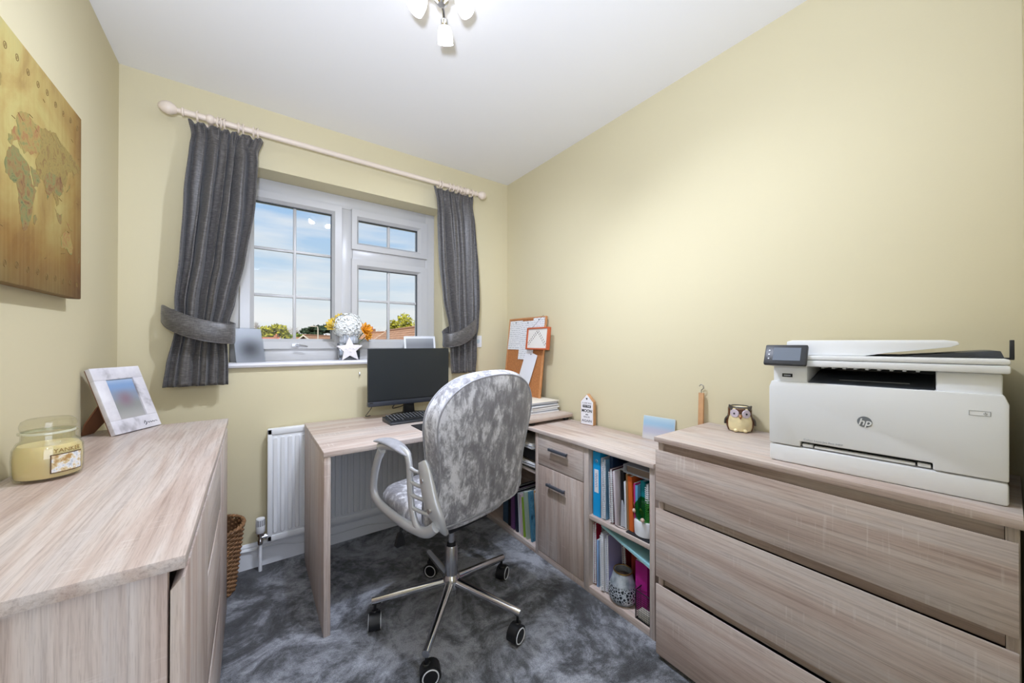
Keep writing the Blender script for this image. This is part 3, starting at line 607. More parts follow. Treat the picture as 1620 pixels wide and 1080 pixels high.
for s in (-1, 1):
    X = s * .250; yo = .062 if s > 0 else 0      # right arm set further forward
    arm = bpy.data.objects.new('armrest', None); COL.objects.link(arm); arm.parent = chair
    pa = spline([(X, .125 + yo, .735), (X, .158 + yo, .69), (X, .186 + yo, .62), (X, .194 + yo, .565), (X, .172 + yo, .528), (X, .10 + yo, .508), (X, -.02 + yo, .498), (X, -.12 + yo, .502), (X, -.185 + yo, .515), (X * .98, -.225 + yo, .545)], 6)
    G().tube(pa, [.019] * len(pa), 12, flat=.7, up=(1, 0, 0)).build('arm_frame', 'silver_plastic', arm, smooth=True, ang=70)
    pi = spline([(X, .15 + yo, .742), (X, .09 + yo, .757), (X, .0 + yo, .765), (X, -.055 + yo, .756), (X, -.074 + yo, .72), (X, -.080 + yo, .65), (X, -.092 + yo, .57), (X, -.125 + yo, .515), (X, -.18 + yo, .508)], 6)
    G().tube(pi, .0150, 12, flat=.7, up=(1, 0, 0)).build('arm_frame', 'silver_plastic', arm, smooth=True, ang=70)
    pl = spline([(X * .98, -.150 + yo, .748), (X * .98, -.166 + yo, .715), (X * .98, -.182 + yo, .665), (X * .97, -.203 + yo, .61), (X * .93, -.222 + yo, .565), (X * .86, -.222 + yo, .525), (X * .74, -.205 + yo, .502)], 6)
    n = len(pl); G().tube(pl, [.014 + .023 * math.sin(math.pi * min(1, i / n * .9 + .14)) for i in range(n)], 14, up=(1, 0, 0), flat=.5).build('arm_bracket', 'silver_plastic', arm, smooth=True, ang=70)
    for y, z in ((-.172, .69), (-.214, .60)): G().cyl((X + s * .008, y + yo, z), (X + s * .016, y + yo, z), .008, n=14).build('bolt', 'chrome', arm, smooth=True)
    for z, y1 in ((.712, -.155), (.665, -.17), (.622, -.19), (.578, -.21)):
        G().tube(spline([(X, -.078 + yo, z), (X, -.115 + yo, z - .006), (X * .98, y1 + yo, z - .004)], 4), .0085, 8, flat=.8).build('arm_bar', 'silver_plastic', arm, smooth=True, ang=70)
    rings = []
    for q in range(11):
        u = q / 10; y = lerp(.172, -.068, u) + yo; z = .750 + .028 * math.sin(math.pi * (u * .8 + .16)); k = math.sin(math.pi * (u * .92 + .04)) ** .4
        rings.append([(X + .030 * k * math.cos(t), y, z + .012 * k * math.sin(t)) for t in [j * 2 * math.pi / 12 for j in range(12)]])
    lab(G().loft(rings).build('arm_pad', 'velvet_edge', arm, smooth=True, ang=80), 'padded velvet arm pad')

# ------------------------------------------------------------------ printer
pr = thing('printer', 'white multifunction laser printer standing on the chest of drawers', 'printer', mat=frame((1.732, .422, .8155), (.079, -.997, 0), (.997, .079, 0), (0, 0, 1)))
G().box(0, .421, .001, .335, 0, .049).build('paper_tray', 'printer_white', pr, bevel=.006)
g = G().prism([(.0, .0515), (.073, .0515), (.073, .067), (.317, .067), (.317, .0515), (.421, .0515), (.422, .214), (.416, .234), (.30, .234), (.296, .2335), (.09, .2335), (.086, .234), (.006, .234), (0, .216)], 'y', .0, .03)
g.build('front_door', 'printer_white', pr, bevel=.003)
G().box(.001, .42, .031, .335, .0515, .222).build('body', 'printer_shade', pr, bevel=.004)
G().box(.073, .317, .026, .0305, .0515, .067).build('slot_recess', 'black_plastic', pr)
for a, b, z in ((.077, .10, .0605), (.103, .29, .0585), (.293, .314, .0605)): G().box(a, b, .006, .022, .0525, z).build('bypass_tray', 'printer_white', pr, bevel=.0015)
G().box(.008, .088, .012, .335, .2225, .2785).build('body_shoulder', 'printer_white', pr, bevel=.005)
G().box(.322, .415, .012, .335, .2225, .2785).build('body_shoulder', 'printer_white', pr, bevel=.005)
G().box(.088, .322, .18, .335, .2225, .2785).build('output_cavity', 'black_plastic', pr)
G().prism([(.006, .2255), (.012, .235), (.17, .262), (.179, .262), (.179, .2225), (.006, .2225)], 'x', .0895, .3205).build('output_tray', 'dark_grey', pr, bevel=.001)
G().box(.15, .28, .055, .0565, .2425, .2436).build('tray_ridge', 'card_grey', pr)
for k in range(9): G().box(.115 + k * .022, .121 + k * .022, .03, .17, .274, .2788).build('cavity_rib', 'printer_shade', pr)
G().box(.001, .424, -.004, .338, .279, .2965).build('scanner_base', 'printer_white', pr, bevel=.004)
G().box(.001, .424, -.003, .338, .2975, .310).build('scanner_lid', 'printer_white', pr, bevel=.004)
G().prism([(.035, .3105), (.20, .3105), (.235, .318), (.345, .335), (.358, .341), (.355, .348), (.335, .3515), (.05, .3525), (.037, .349)], 'y', .03, .29).build('document_feeder', 'printer_white', pr, bevel=.002)
G().prism([(.19, .3105), (.26, .3125), (.40, .3265), (.415, .3265), (.42, .3105)], 'y', .05, .28).build('feeder_tray', 'dark_grey', pr, bevel=.001)
G().box(.41, .436, .09, .10, .3065, .3115).box(.430, .436, .088, .102, .3085, .351).build('paper_stop', 'dark_plastic', pr, bevel=.001)
cp = Matrix.Translation((-.006, -.028, .284)) @ Matrix.Rotation(R(-28), 4, 'X')
G().box(-.002, .098, 0, .013, 0, .064, cp).build('control_panel', 'dark_plastic', pr, bevel=.004)
G().box(.020, .084, -.0012, .0, .012, .053, cp).build('touchscreen', M('lcd', '#6b7480', .2), pr)
for z in (.018, .031, .044): G().disc(cp @ Vector((.010, -.0008, z)), cp.to_3x3() @ Vector((1, 0, 0)), cp.to_3x3() @ Vector((0, 0, 1)), .0022).build('touch_key', 'paper', pr)
G().box(.006, .09, -.004, .03, .277, .284).build('panel_support', 'printer_white', pr, bevel=.002)
G().box(.030, .054, .0108, .0122, .246, .256).build('usb_port', 'black_plastic', pr); G().box(.034, .050, .0100, .0109, .249, .2525).build('usb_tongue', 'card_grey', pr)
rot = Matrix.Rotation(R(90), 4, 'X')
G().disc((.204, -.0006, .1435), (1, 0, 0), (0, 0, 1), .0138, n=40).build('logo_disc', M('logo_grey', '#7d8287', .5), pr)
text('logo_letters', 'hp', .024, 'printer_white', pr, Matrix.Translation((.204, -.0012, .1425)) @ rot, shear=.25, bold=.0004)
g = G()
for a, b, c2, d in ((.369, .398, .1863, .1868), (.369, .398, .1962, .1967), (.369, .3695, .1863, .1967), (.3975, .398, .1863, .1967)): g.box(a, b, -.0006, .0005, c2, d)
g.tube([(.391 + .0022 * math.cos(q), -.0006, .1913 + .0022 * math.sin(q)) for q in [R(130 + k * 28) for k in range(11)]], .0003, 4); g.box(.3907, .3913, -.0008, 0, .1915, .1945)
g.build('power_button', 'logo_grey', pr)
text('model_lettering', 'Color LaserJet Pro MFP', .0058, M('pale_print', '#b9bdc2', .5), pr, Matrix.Translation((.122, -.0006, .0745)) @ rot, width=.082)
G().box(.02, .05, .03, .3, -.001, .001).box(.37, .40, .03, .3, -.001, .001).build('feet', 'black_plastic', pr)

# ------------------------------------------------------------------ monitor, keyboard, mouse mat
mo = thing('monitor', 'black widescreen computer monitor standing on the desk', 'monitor', (1.254, 2.10, DZT))
G().prism([(-.246, .098), (.246, .098), (.246, .40), (-.246, .40)], 'y', .0, .022).build('bezel', 'black_plastic', mo, bevel=.002)
G().box(-.2445, .2445, -.0008, .0005, .106, .397).build('screen', 'screen_black', mo)
G().box(-.247, .247, -.008, .026, .073, .100).build('chin', 'chin_grey', mo, bevel=.003)
G().box(-.241, -.221, -.0088, -.0075, .091, .0985).build('sensor_bar', 'black_plastic', mo)
G().box(-.16, .16, .022, .055, .12, .36).build('rear_housing', 'black_plastic', mo, bevel=.012)
G().loft([[(s * w, y, z) for s, y in ((-1, .03), (1, .03), (1, .05), (-1, .05))] for w, z in ((.035, .008), (.03, .06), (.03, .2))]).build('stand_neck', 'black_plastic', mo)
G().lathe([(.10, 0), (.102, .003), (.10, .007), (.03, .011)], (.0, .025, .0), 40, 1.12, .9).build('stand_base', 'dark_plastic', mo, smooth=True)
tag(G().tube(spline([(1.04, 2.125, DZT + .09), (1.036, 2.14, DZT + .06), (1.022, 2.16, DZT + .03), (1.02, 2.20, DZT + .006), (1.05, 2.215, DZT + .004)], 6), .0022, 6).build('monitor_cable', 'black_plastic', smooth=True), 'thin black cable hanging from the left corner of the monitor', 'cable')
tag(G().tube(spline([(1.175, 2.145, DZT + .075), (1.165, 2.165, DZT + .045), (1.19, 2.185, DZT + .04), (1.24, 2.19, DZT + .05), (1.275, 2.185, DZT + .08)], 6), .003, 6).build('monitor_cable', 'black_plastic', smooth=True), 'black cable looped behind the monitor stand', 'cable')
kb = thing('keyboard', 'black computer keyboard lying in front of the monitor', 'keyboard', (1.068, 1.895, DZT), R(1))
kz = lambda y: .012 + y * .11
G().prism([(0, 0), (0, .010), (.012, .013), (.128, .026), (.138, .024), (.138, 0)], 'x', 0, .44).build('keyboard_body', 'dark_plastic', kb, bevel=.003)
g = G()
for r in range(6):
    for k in range(22):
        if (k in (15, 19)) or (r == 0 and 4 <= k <= 8): continue
        x = .012 + k * .0190; y = .018 + r * .0185; z = kz(y)
        g.loft([[(x + a, y + b, z + .001) for a, b in ((0, 0), (.0165, 0), (.0165, .016), (0, .016))], [(x + a, y + b, z + .0085) for a, b in ((.002, .002), (.0145, .002), (.0145, .0145), (.002, .0145))]])
g.box(.012 + 4 * .019, .012 + 8 * .019 + .0165, .018, .034, .013, .0215)
k_ = g.build('keys', M('key_black', '#23262a', .38), kb); k_['kind'] = 'stuff'
g = G()
for r in range(6):
    for k in range(22):
        if (k in (15, 19)) or (r == 0 and 4 <= k <= 8): continue
        x = .012 + k * .0190 + .005; y = .018 + r * .0185 + .007; g.box(x, x + .0035, y, y + .005, kz(y) + .0078, kz(y) + .0088)
k_ = g.build('key_legends', M('key_white', '#c9ced4', .5), kb); k_['kind'] = 'stuff'
tag(G().prism([(1.157, 1.635), (1.375, 1.64), (1.372, 1.838), (1.156, 1.836)], 'z', DZT, DZT + .0035).build('mouse_mat', M('mat_black', '#1d1d20', .85), bevel=.001), 'thin black mouse mat on the desk in front of the keyboard', 'mouse mat')

# ------------------------------------------------------------------ paper folders on the desk
specs = [('#f1f1f3', .008), ('#9a9ea8', .003), ('#eef0f4', .009), ('#f3f3f5', .010), ('#b4b8c0', .003), ('#e9ebef', .008), ('#7e8490', .003), ('#f0f0f2', .006), ('#c9ccd6', .005), ('#efe8da', .003)]
words = ['white card folder at the bottom of the paper stack on the desk', 'grey plastic folder second from the bottom of the desk paper stack', 'thick white document wallet low in the desk paper stack', 'thickest white document folder in the middle of the desk paper stack', 'light grey divider in the middle of the desk paper stack', 'white document folder above the light grey divider in the desk stack', 'dark grey plastic folder in the upper half of the desk paper stack', 'white papers lying under the pale lilac sheets of the desk stack', 'pale lilac sheets second from the top of the desk paper stack', 'cream card on top of the desk paper stack']
z = DZT; rnd = random.Random(21)
for i, ((c, th), wds) in enumerate(zip(specs, words)):
    a = R(rnd.uniform(-2.5, 2.5)); w, l = .22, rnd.uniform(.285, .305); m = Matrix.Translation((1.955 + rnd.uniform(-.006, .008), 1.825 + rnd.uniform(-.012, .012), z)) @ Matrix.Rotation(a, 4, 'Z')
    o = tag(G().box(-w / 2, w / 2, -l / 2 + .01, l / 2 - .02, .0002, th, m).build('paper_folder', M('folder_%d' % i, c, .6), bevel=.0008), wds, 'folder', 'folders stacked on the desk'); z += th + .0012

# ------------------------------------------------------------------ corkboard and what hangs on it
BO = Vector((2.018, 2.232, DZT + .001)); UX = Vector((0, -1, 0)); UV = Vector((.068, 0, .611)).normalized(); UN = UX.cross(UV)
BM = frame(BO, UX, UV, UN)
if UN.x > 0: BM = frame(BO, UX, UV, -UN)
cb = thing('corkboard', 'cork notice board leaning against the right wall on the desk', 'notice board', mat=BM)
G().box(.012, .408, .012, .603, .002, .010).build('cork_panel', 'cork', cb)
for a in ((0, .42, 0, .013), (0, .42, .602, .615), (0, .013, .013, .602), (.407, .42, .013, .602)): G().box(*a, 0, .014).build('frame_rail', 'board_wood', cb, bevel=.0015)
NOTE = lines_mat('printed_page', '#eef0f3', '#c4c7ce', 'Y', 22)
def note(label, u0, u1, v0, v1, w, rot=0, m=NOTE):
    o = Vector(((u0 + u1) / 2, (v0 + v1) / 2, w)); hw, hh = (u1 - u0) / 2, (v1 - v0) / 2
    t = thing('notice_sheet', label, 'paper', mat=BM @ Matrix.Translation(o) @ Matrix.Rotation(R(rot), 4, 'Z'), group='sheets pinned to the corkboard')
    V = []; n = 6
    for i in range(n + 1):
        for j in range(2): V.append((lerp(-hw, hw, j), lerp(-hh, hh, i / n), .004 * ((1 - i / n) ** 2)))
    F = [(2 * i, 2 * i + 1, 2 * i + 3, 2 * i + 2) for i in range(n)]
    G().add(V, F).build('sheet', m, t, solid=.0004)
    G().ball((0, hh - .014, .003), .004, n=10, m=6).build('pin', 'dark_grey', t, smooth=True)
note('white printed page pinned in the top left corner of the corkboard', .012, .165, .385, .597, .0115)
note('white printed page pinned in the middle of the corkboard behind the footprint picture', .152, .315, .315, .590, .0135)
note('small white sheet pinned in the top right corner of the corkboard', .292, .412, .475, .607, .0155)
note('white sheet hanging askew below the footprint picture on the corkboard', .205, .335, .125, .372, .018, -17, M('plain_sheet', '#eef0f6', .7))
fp = thing('footprint_picture', 'small orange-framed square picture of footprint trails hanging at the corkboard', 'picture', mat=BM @ Matrix.Translation((.268, .385, .022)))
for a in ((0, .222, 0, .010), (0, .222, .140, .150), (0, .010, .01, .14), (.212, .222, .01, .14)): G().box(*a, 0, .026).build('frame_rail', 'orange_frame', fp, bevel=.001)
G().box(.009, .213, .009, .141, .004, .018).build('print', M('print_paper', '#ece9e2', .6), fp)
g = G()
for k in range(7):
    for s in (-1, 1):
        u = .104 - k * .0135 + s * .004; v = .118 - k * .0125 - s * .006; g.disc((u, v, .0184), (.8, .6, 0), (-.6, .8, 0), .0062, .0026, 8)
        u = .118 + k * .0125 + s * .005; v = .120 - k * .014 + s * .004; g.disc((u, v, .0184), (.6, -.8, 0), (.8, .6, 0), .0062, .0026, 8)
o = g.build('footprints', M('print_red', '#4b2523', .7), fp); o['kind'] = 'stuff'
G().tube([(.04, .15, .012), (.128, .236, -.004), (.19, .15, .012)], .0009, 5).build('hanging_string', 'dark_grey', fp)

# ------------------------------------------------------------------ house plaque, blurred card, owl, hanger stick
hs = thing('house_plaque', 'little wooden house plaque with moon lettering on the low cabinet', 'ornament', mat=frame((2.040, 1.472, .6905), (.20, -.98, 0), (.98, .20, 0), (0, 0, 1)))
G().prism([(-.001, 0), (.083, 0), (.083, .134), (.041, .178), (-.001, .134)], 'y', .002, .03).build('block', 'soft_wood', hs, bevel=.001)
G().prism([(.002, .003), (.080, .003), (.080, .132), (.041, .174), (.002, .132)], 'y', .0, .0025).build('face_board', M('plaque_white', '#ecebee', .6), hs)
def hl(s, z, size, w, m='ink', b=0): text('lettering', s, size, m, hs, Matrix.Translation((.041, -.0006, z)) @ rot, width=w, bold=b)
hl('I LOVE YOU', .124, .013, .058, 'ink_soft'); 
G().box(.014, .068, -.0004, .0, .099, .114).build('lettering_band', 'ink', hs); text('lettering', 'TO THE', .012, 'plaque_white', hs, Matrix.Translation((.041, -.001, .1065)) @ rot, width=.046)
hl('MOON', .080, .024, .066, 'ink', .0005); hl('AND', .059, .009, .018, 'ink', .0003); hl('BACK', .045, .013, .040, 'ink_soft'); hl('AGAIN', .023, .020, .064, 'ink_soft', .0002)
G().prism([(.041, .143), (.045, .148), (.0465, .153), (.044, .156), (.041, .153), (.038, .156), (.0355, .153), (.037, .148)], 'y', -.0006, .0).build('heart_mark', 'ink', hs)
bc = thing('photo_card', 'pale blue blurred photo card leaning on the wall by the chest', 'photo', mat=frame((2.058, 1.075, .6905), (.13, -.99, 0), (.16, .02, .985), (-.98, -.13, .16)))
G().box(0, .155, 0, .112, -.004, 0).build('backing', 'paper', bc)
G().box(.001, .154, .001, .111, .0, .0008).build('picture', blur_print('card_print', [(0, '#d6d2cc'), (.4, '#b9b9c8'), (.7, '#9fc0d6'), (1, '#b9d0da')], 1, 0, .112), bc)
ow = thing('owl_candle_holder', 'brown and cream ceramic owl candle holder beside the printer', 'ornament', (2.046, .628, CT), R(-118))   # local +x faces the room
M('owl_cream', '#e9d9a8', .25, coat=.5, var=.1, vscale=30); M('owl_brown', '#5d3316', .25, coat=.5, var=.3, vscale=40); M('owl_grey', '#4d4840', .3); M('owl_eye', '#c8bcc4', .3)
G().lathe([(.030, 0), (.040, .004), (.045, .02), (.045, .04), (.041, .058), (.0385, .068), (.039, .088), (.036, .094), (.030, .094), (.029, .088), (.001, .087)], n=36).build('body', 'owl_cream', ow, smooth=True)
ow.rotation_euler = (0, 0, R(205))
def shell(a0, a1, z0, z1, off, mat, name):
    V = []; na, nz = 18, 10; pr_ = [(0, .030), (.004, .040), (.02, .045), (.04, .045), (.058, .041), (.068, .0385), (.088, .039), (.094, .036)]
    for j in range(nz + 1):
        z = lerp(z0, z1, j / nz); r = interp(pr_, z)[0] + off
        sh = .25 * math.sin(math.pi * j / nz)
        for i in range(na + 1): a = lerp(R(a0) - sh * .0, R(a1), i / na); V.append((r * math.cos(a), r * math.sin(a), z))
    F = [(j * (na + 1) + i, j * (na + 1) + i + 1, (j + 1) * (na + 1) + i + 1, (j + 1) * (na + 1) + i) for j in range(nz) for i in range(na)]
    G().add(V, F).build(name, mat, ow, smooth=True, solid=.0015, ang=80)
shell(62, 298, .004, .062, .0012, 'owl_brown', 'wing_cape'); shell(58, 302, .060, .093, .0014, 'owl_brown', 'head_cap'); shell(-24, 24, .072, .092, .0014, 'owl_brown', 'brow')
for s in (-1, 1):
    a = R(28 * s); c = Vector((.0405 * math.cos(a), .0405 * math.sin(a), .072)); nrm = Vector((math.cos(a), math.sin(a), 0)); tv2 = Vector((-nrm.y, nrm.x, 0))
    G().tube([c, c + nrm * .003], [.0165, .0145], 20).build('eye_disc', 'owl_eye', ow, smooth=True); G().ball(c + nrm * .003, .0035).build('pupil', 'ink', ow, smooth=True)
    e = R(52 * s); G().tube([(.033 * math.cos(e), .033 * math.sin(e), .088), (.041 * math.cos(e), .041 * math.sin(e), .096), (.047 * math.cos(e), .047 * math.sin(e), .104)], [.009, .007, .002], 10).build('ear', 'owl_grey', ow, smooth=True)
    G().tube(spline([(.038 * math.cos(R(70 * s)), .038 * math.sin(R(70 * s)), .06), (.049 * math.cos(R(78 * s)), .049 * math.sin(R(78 * s)), .045), (.05 * math.cos(R(85 * s)), .05 * math.sin(R(85 * s)), .026)], 4), .004, 8).build('wing', 'owl_grey', ow, smooth=True)
    f = R(22 * s); G().ball((.042 * math.cos(f), .042 * math.sin(f), .008), .010, .008, .007).build('foot', 'owl_cream', ow, smooth=True)
G().tube([(.041, 0, .066), (.047, 0, .060), (.044, 0, .052)], [.006, .005, .001], 10).build('beak', M('owl_beak', '#a0662c', .3), ow, smooth=True)
G().tube([(.034 * math.cos(q * math.pi / 18), .034 * math.sin(q * math.pi / 18), .0945) for q in range(36)], .0035, 8, closed=True).build('rim', 'owl_grey', ow, smooth=True)
G().lathe([(.0285, .0875), (.0285, .0905), (.001, .0907)], n=28).build('tealight', 'paper', ow, smooth=True)
hk = thing('hook_stick', 'short wooden stick with a metal hook standing behind the chest', 'hanger', (2.072, .796, .6905))
G().loft([[(x + dx, y * .9, z) for x, y in ((-.005, -.012), (.005, -.012), (.005, .012), (-.005, .012))] for z, dx in ((0, 0), (.252, .012))]).build('stick', 'soft_wood', hk, bevel=.001)
G().tube([(.012, 0, .250), (.013, 0, .264), (.013, -.009, .272), (.013, -.008, .284), (.013, .002, .288), (.013, .010, .280)], .0022, 8).build('metal_hook', 'chrome', hk, smooth=True)

# ------------------------------------------------------------------ candle jar and photo frame on the sideboard
cj = thing('candle_jar', 'large yellow candle in a lidded glass jar on the sideboard', 'candle', (.082, 1.372, SH))
M('wax', '#f7e3b2', .45, sheen=.1); wx = MATS['wax'].node_tree.nodes['Principled BSDF']; wx.inputs['Subsurface Weight'].default_value = .3; wx.inputs['Subsurface Radius'].default_value = (.03, .02, .01)
G().lathe([(.040, .004), (.051, .008), (.0525, .02), (.0535, .05), (.0515, .074), (.047, .082), (.001, .082)], n=40).build('wax', 'wax', cj, smooth=True)
G().lathe([(.042, 0), (.053, .003), (.0555, .015), (.0565, .05), (.055, .074), (.049, .088), (.043, .094), (.0425, .106), (.047, .109), (.047, .113), (.042, .115), (.0405, .108), (.041, .094), (.047, .086), (.0535, .072), (.0548, .05), (.0537, .014), (.05, .006), (.001, .005)], n=40, cap=False).build('glass_jar', JAR, cj, smooth=True)
G().lathe([(.040, .110), (.042, .115), (.044, .118), (.045, .128), (.042, .138), (.034, .143), (.012, .141), (.001, .140)], n=40).build('glass_lid', JAR, cj, smooth=True)
G().lathe([(.0405, .1075), (.0425, .1085), (.0425, .1125), (.0405, .1135)], n=36, cap=False).build('lid_seal', M('clear_seal', '#e6e6d8', .3), cj, smooth=True)
def curved(a0, a1, z0, z1, r, mat, name):
    V = []; n = 12
    for i in range(n + 1):
        a = R(lerp(a0, a1, i / n)); V += [(r * math.cos(a), r * math.sin(a), z0), (r * math.cos(a), r * math.sin(a), z1)]
    return G().add(V, [(2 * i, 2 * i + 2, 2 * i + 3, 2 * i + 1) for i in range(n)]).build(name, mat, cj, smooth=True, ang=80)
def label_mat():
    m, nt, b = mk('candle_label'); tc = nt.nodes.new('ShaderNodeTexCoord'); n = noise(nt, tc.outputs['Object'], 70, 4, .6)
    nt.links.new(ramp(nt, [(.35, '#b28a52'), (.48, '#d8c7a0'), (.55, '#e8e8ea'), (.7, '#9aa6b0')], n), b.inputs['Base Color']); b.inputs['Roughness'].default_value = .4; return m
label_mat(); curved(-72, -14, .018, .062, .0570, M('label_brown', '#5a3f24', .5), 'label_border'); curved(-70, -16, .020, .060, .0573, 'candle_label', 'label')
mt = text('brand_lettering', 'YANKEE', .013, M('gold_ink', '#8a6a30', .4), cj, Matrix.Identity(4), width=.048, depth=.0002)
for v in mt.data.vertices:
    a = R(-43) + v.co.x / .0572; v.co = Vector(((.0572 + v.co.z) * math.cos(a), (.0572 + v.co.z) * math.sin(a), .0695 + v.co.y))
u_ = Vector((.093, .150, 0)).normalized(); n_ = Vector((u_.y, -u_.x, 0)); up_ = Vector((0, 0, .232)) - n_ * .088
pf_ = thing('framed_photo', 'whitewashed photo frame standing on the sideboard by the curtain', 'photo frame', mat=frame((.095, 1.828, SH + .003), u_, up_, u_.cross(up_)))
def ww():
    m, nt, b = mk('whitewash'); tc = nt.nodes.new('ShaderNodeTexCoord'); n = noise(nt, tc.outputs['Object'], 9, 4, .55, .3)
    nt.links.new(ramp(nt, [(.34, '#9a979c'), (.43, '#cfccd2'), (.6, '#e4e2e6')], n), b.inputs['Base Color']); b.inputs['Roughness'].default_value = .6; return m
ww(); FWd, FH = .178, .248
for a in ((0, FWd, 0, .050), (0, FWd, FH - .046, FH), (0, .040, .050, FH - .046), (FWd - .040, FWd, .050, FH - .046)): G().box(*a, -.012, .004).build('frame_rail', 'whitewash', pf_, bevel=.0015)
G().box(.036, FWd - .036, .046, FH - .042, -.010, -.002).build('photo', blur_print('blurred_photo', [(0, '#a9a7a4'), (.35, '#8d8f8c'), (.6, '#8a93a3'), (.85, '#7f9cc4'), (1, '#9fb4d0')], 1, .05, .2, ((.088, .125, -.002), .045, '#8a7480')), pf_)
G().box(.002, FWd - .002, .002, FH - .002, -.016, -.012).build('back_board', 'brown_card', pf_)
sq = spline([(.112, .018, .0045), (.118, .028, .0045), (.122, .016, .0045), (.116, .012, .0045), (.128, .022, .0045), (.132, .017, .0045), (.138, .022, .0045), (.142, .017, .0045), (.148, .022, .0045), (.152, .017, .0045), (.158, .021, .0045), (.166, .018, .0045)], 4)
G().tube(sq, .0008, 5).build('script_lettering', 'ink', pf_)
inv = pf_.matrix_basis.inverted(); ft = inv @ Vector((.012, 1.915, SH + .001)); a0, a1 = Vector((.055, .16, -.016)), Vector((.12, .16, -.016))
wv = Vector((.022, 0, 0))
G().loft([[p - wv * k, p + wv * k, p + wv * k + Vector((0, .003, -.003)), p - wv * k + Vector((0, .003, -.003))] for p, k in ((Vector((.089, .165, -.016)), .8), (Vector((.089, .165, -.016)).lerp(ft, .4), 1.5), (Vector((.089, .165, -.016)).lerp(ft, .75), 1.6), (ft, .9))]).build('easel_strut', 'brown_card', pf_)

# ------------------------------------------------------------------ wicker basket
bk = thing('wicker_basket', 'brown wicker waste basket on the carpet behind the sideboard', 'basket', (.322, 2.158, 0))
rr = lambda z: lerp(.096, .130, z / .305)
g = G()
for j in range(30):
    z = .008 + j * .0098; n = 72
    g.tube([((rr(z) + .004 * math.sin(18 * q * 2 * math.pi / n + math.pi * j)) * math.cos(q * 2 * math.pi / n), (rr(z) + .004 * math.sin(18 * q * 2 * math.pi / n + math.pi * j)) * math.sin(q * 2 * math.pi / n), z) for q in range(n)], .0052, 5, closed=True)
o = g.build('woven_strands', 'wicker', bk, smooth=True); o['kind'] = 'stuff'
for k in range(36): a = k * math.pi / 18; G().tube([(.096 * math.cos(a), .096 * math.sin(a), .004), (.13 * math.cos(a), .13 * math.sin(a), .305)], .003, 5).build('stake', 'wicker', bk)
g = G()
for s in (0, math.pi): g.tube([((.131 + .005 * math.cos(20 * q * 2 * math.pi / 90 + s)) * math.cos(q * 2 * math.pi / 90), (.131 + .005 * math.cos(20 * q * 2 * math.pi / 90 + s)) * math.sin(q * 2 * math.pi / 90), .306 + .005 * math.sin(20 * q * 2 * math.pi / 90 + s)) for q in range(90)], .0055, 6, closed=True)
g.build('braided_rim', 'wicker', bk, smooth=True)
G().lathe([(.001, .004), (.094, .004), (.094, .012), (.001, .012)], n=30).build('base', 'wicker', bk)
M('basket_liner', '#6d4d33', .8); G().lathe([(.090, .013), (.123, .295)], n=36, cap=False).build('inner_wall', 'basket_liner', bk, smooth=True)

# ------------------------------------------------------------------ window-sill things
SZ = 1.0605
d_ = Vector((.95, .31, 0)); nn_ = Vector((.31, -.95, 0)); sp_ = thing('sill_photo', 'grey blurred photo in a clear stand at the left end of the windowsill', 'photo', mat=frame((.418, 2.325, SZ), d_, Vector((0, 0, .175)) - nn_ * .06, d_.cross(Vector((0, 0, .175)) - nn_ * .06)))
G().box(0, .128, 0, .188, -.003, 0).build('print', blur_print('sill_print', [(0, '#9a999b'), (.5, '#a9a9ab'), (1, '#cfcfd1')], 1, 0, .188, ((.066, .072, 0), .088, '#3c393c')), sp_)
G().box(-.004, .132, 0, .192, .0005, .003).build('clear_cover', PGLASS, sp_)
G().prism([(0, -.006), (.03, -.03), (.034, -.03), (.06, -.003), (0, -.003)], 'x', .05, .08).build('rear_foot', PGLASS, sp_)
va = thing('mirrored_vase', 'small grey mirrored square vase holding flowers on the windowsill', 'vase', (.962, 2.375, SZ))
M('mirror_grey', '#6e7276', .15, .8); M('crystal', '#cfd3d8', .12, .3)
ring = lambda a, b, z: [(-a, -b, z), (a, -b, z), (a, b, z), (-a, b, z)]
G().loft([ring(.058, .036, 0), ring(.058, .036, .10), ring(.054, .032, .10), ring(.054, .032, .02)]).build('mirror_box', 'mirror_grey', va, bevel=.001)
for k in range(7):
    a = R(205 + k * 22); G().loft([[(.045 * math.cos(a) + w * c, .026 * math.sin(a) + w * s_, z) for c, s_ in ((1, 0), (0, 1), (-1, 0), (0, -1))] for w, z in ((.004, .09), (.014, .12), (.012, .142), (.002, .165))]).build('crystal_petal', 'crystal', va)
def flower_mat(): M('bloom_white', '#eef0ec', .6, var=.06, vscale=60); M('bloom_orange', '#e39a1e', .55, var=.2, vscale=50); M('bloom_yellow', '#e2c24a', .55, var=.15, vscale=50); M('stem_green', '#4d5a35', .6)
flower_mat()
hy = thing('hydrangea_bloom', 'round white hydrangea bloom in the mirrored vase', 'flower', (.955, 2.37, SZ + .02), group='flowers in the sill vase')
G().tube([(0, 0, 0), (0, -.004, .11)], .003, 6).build('stem', 'stem_green', hy)
g = G(); rnd = random.Random(9)
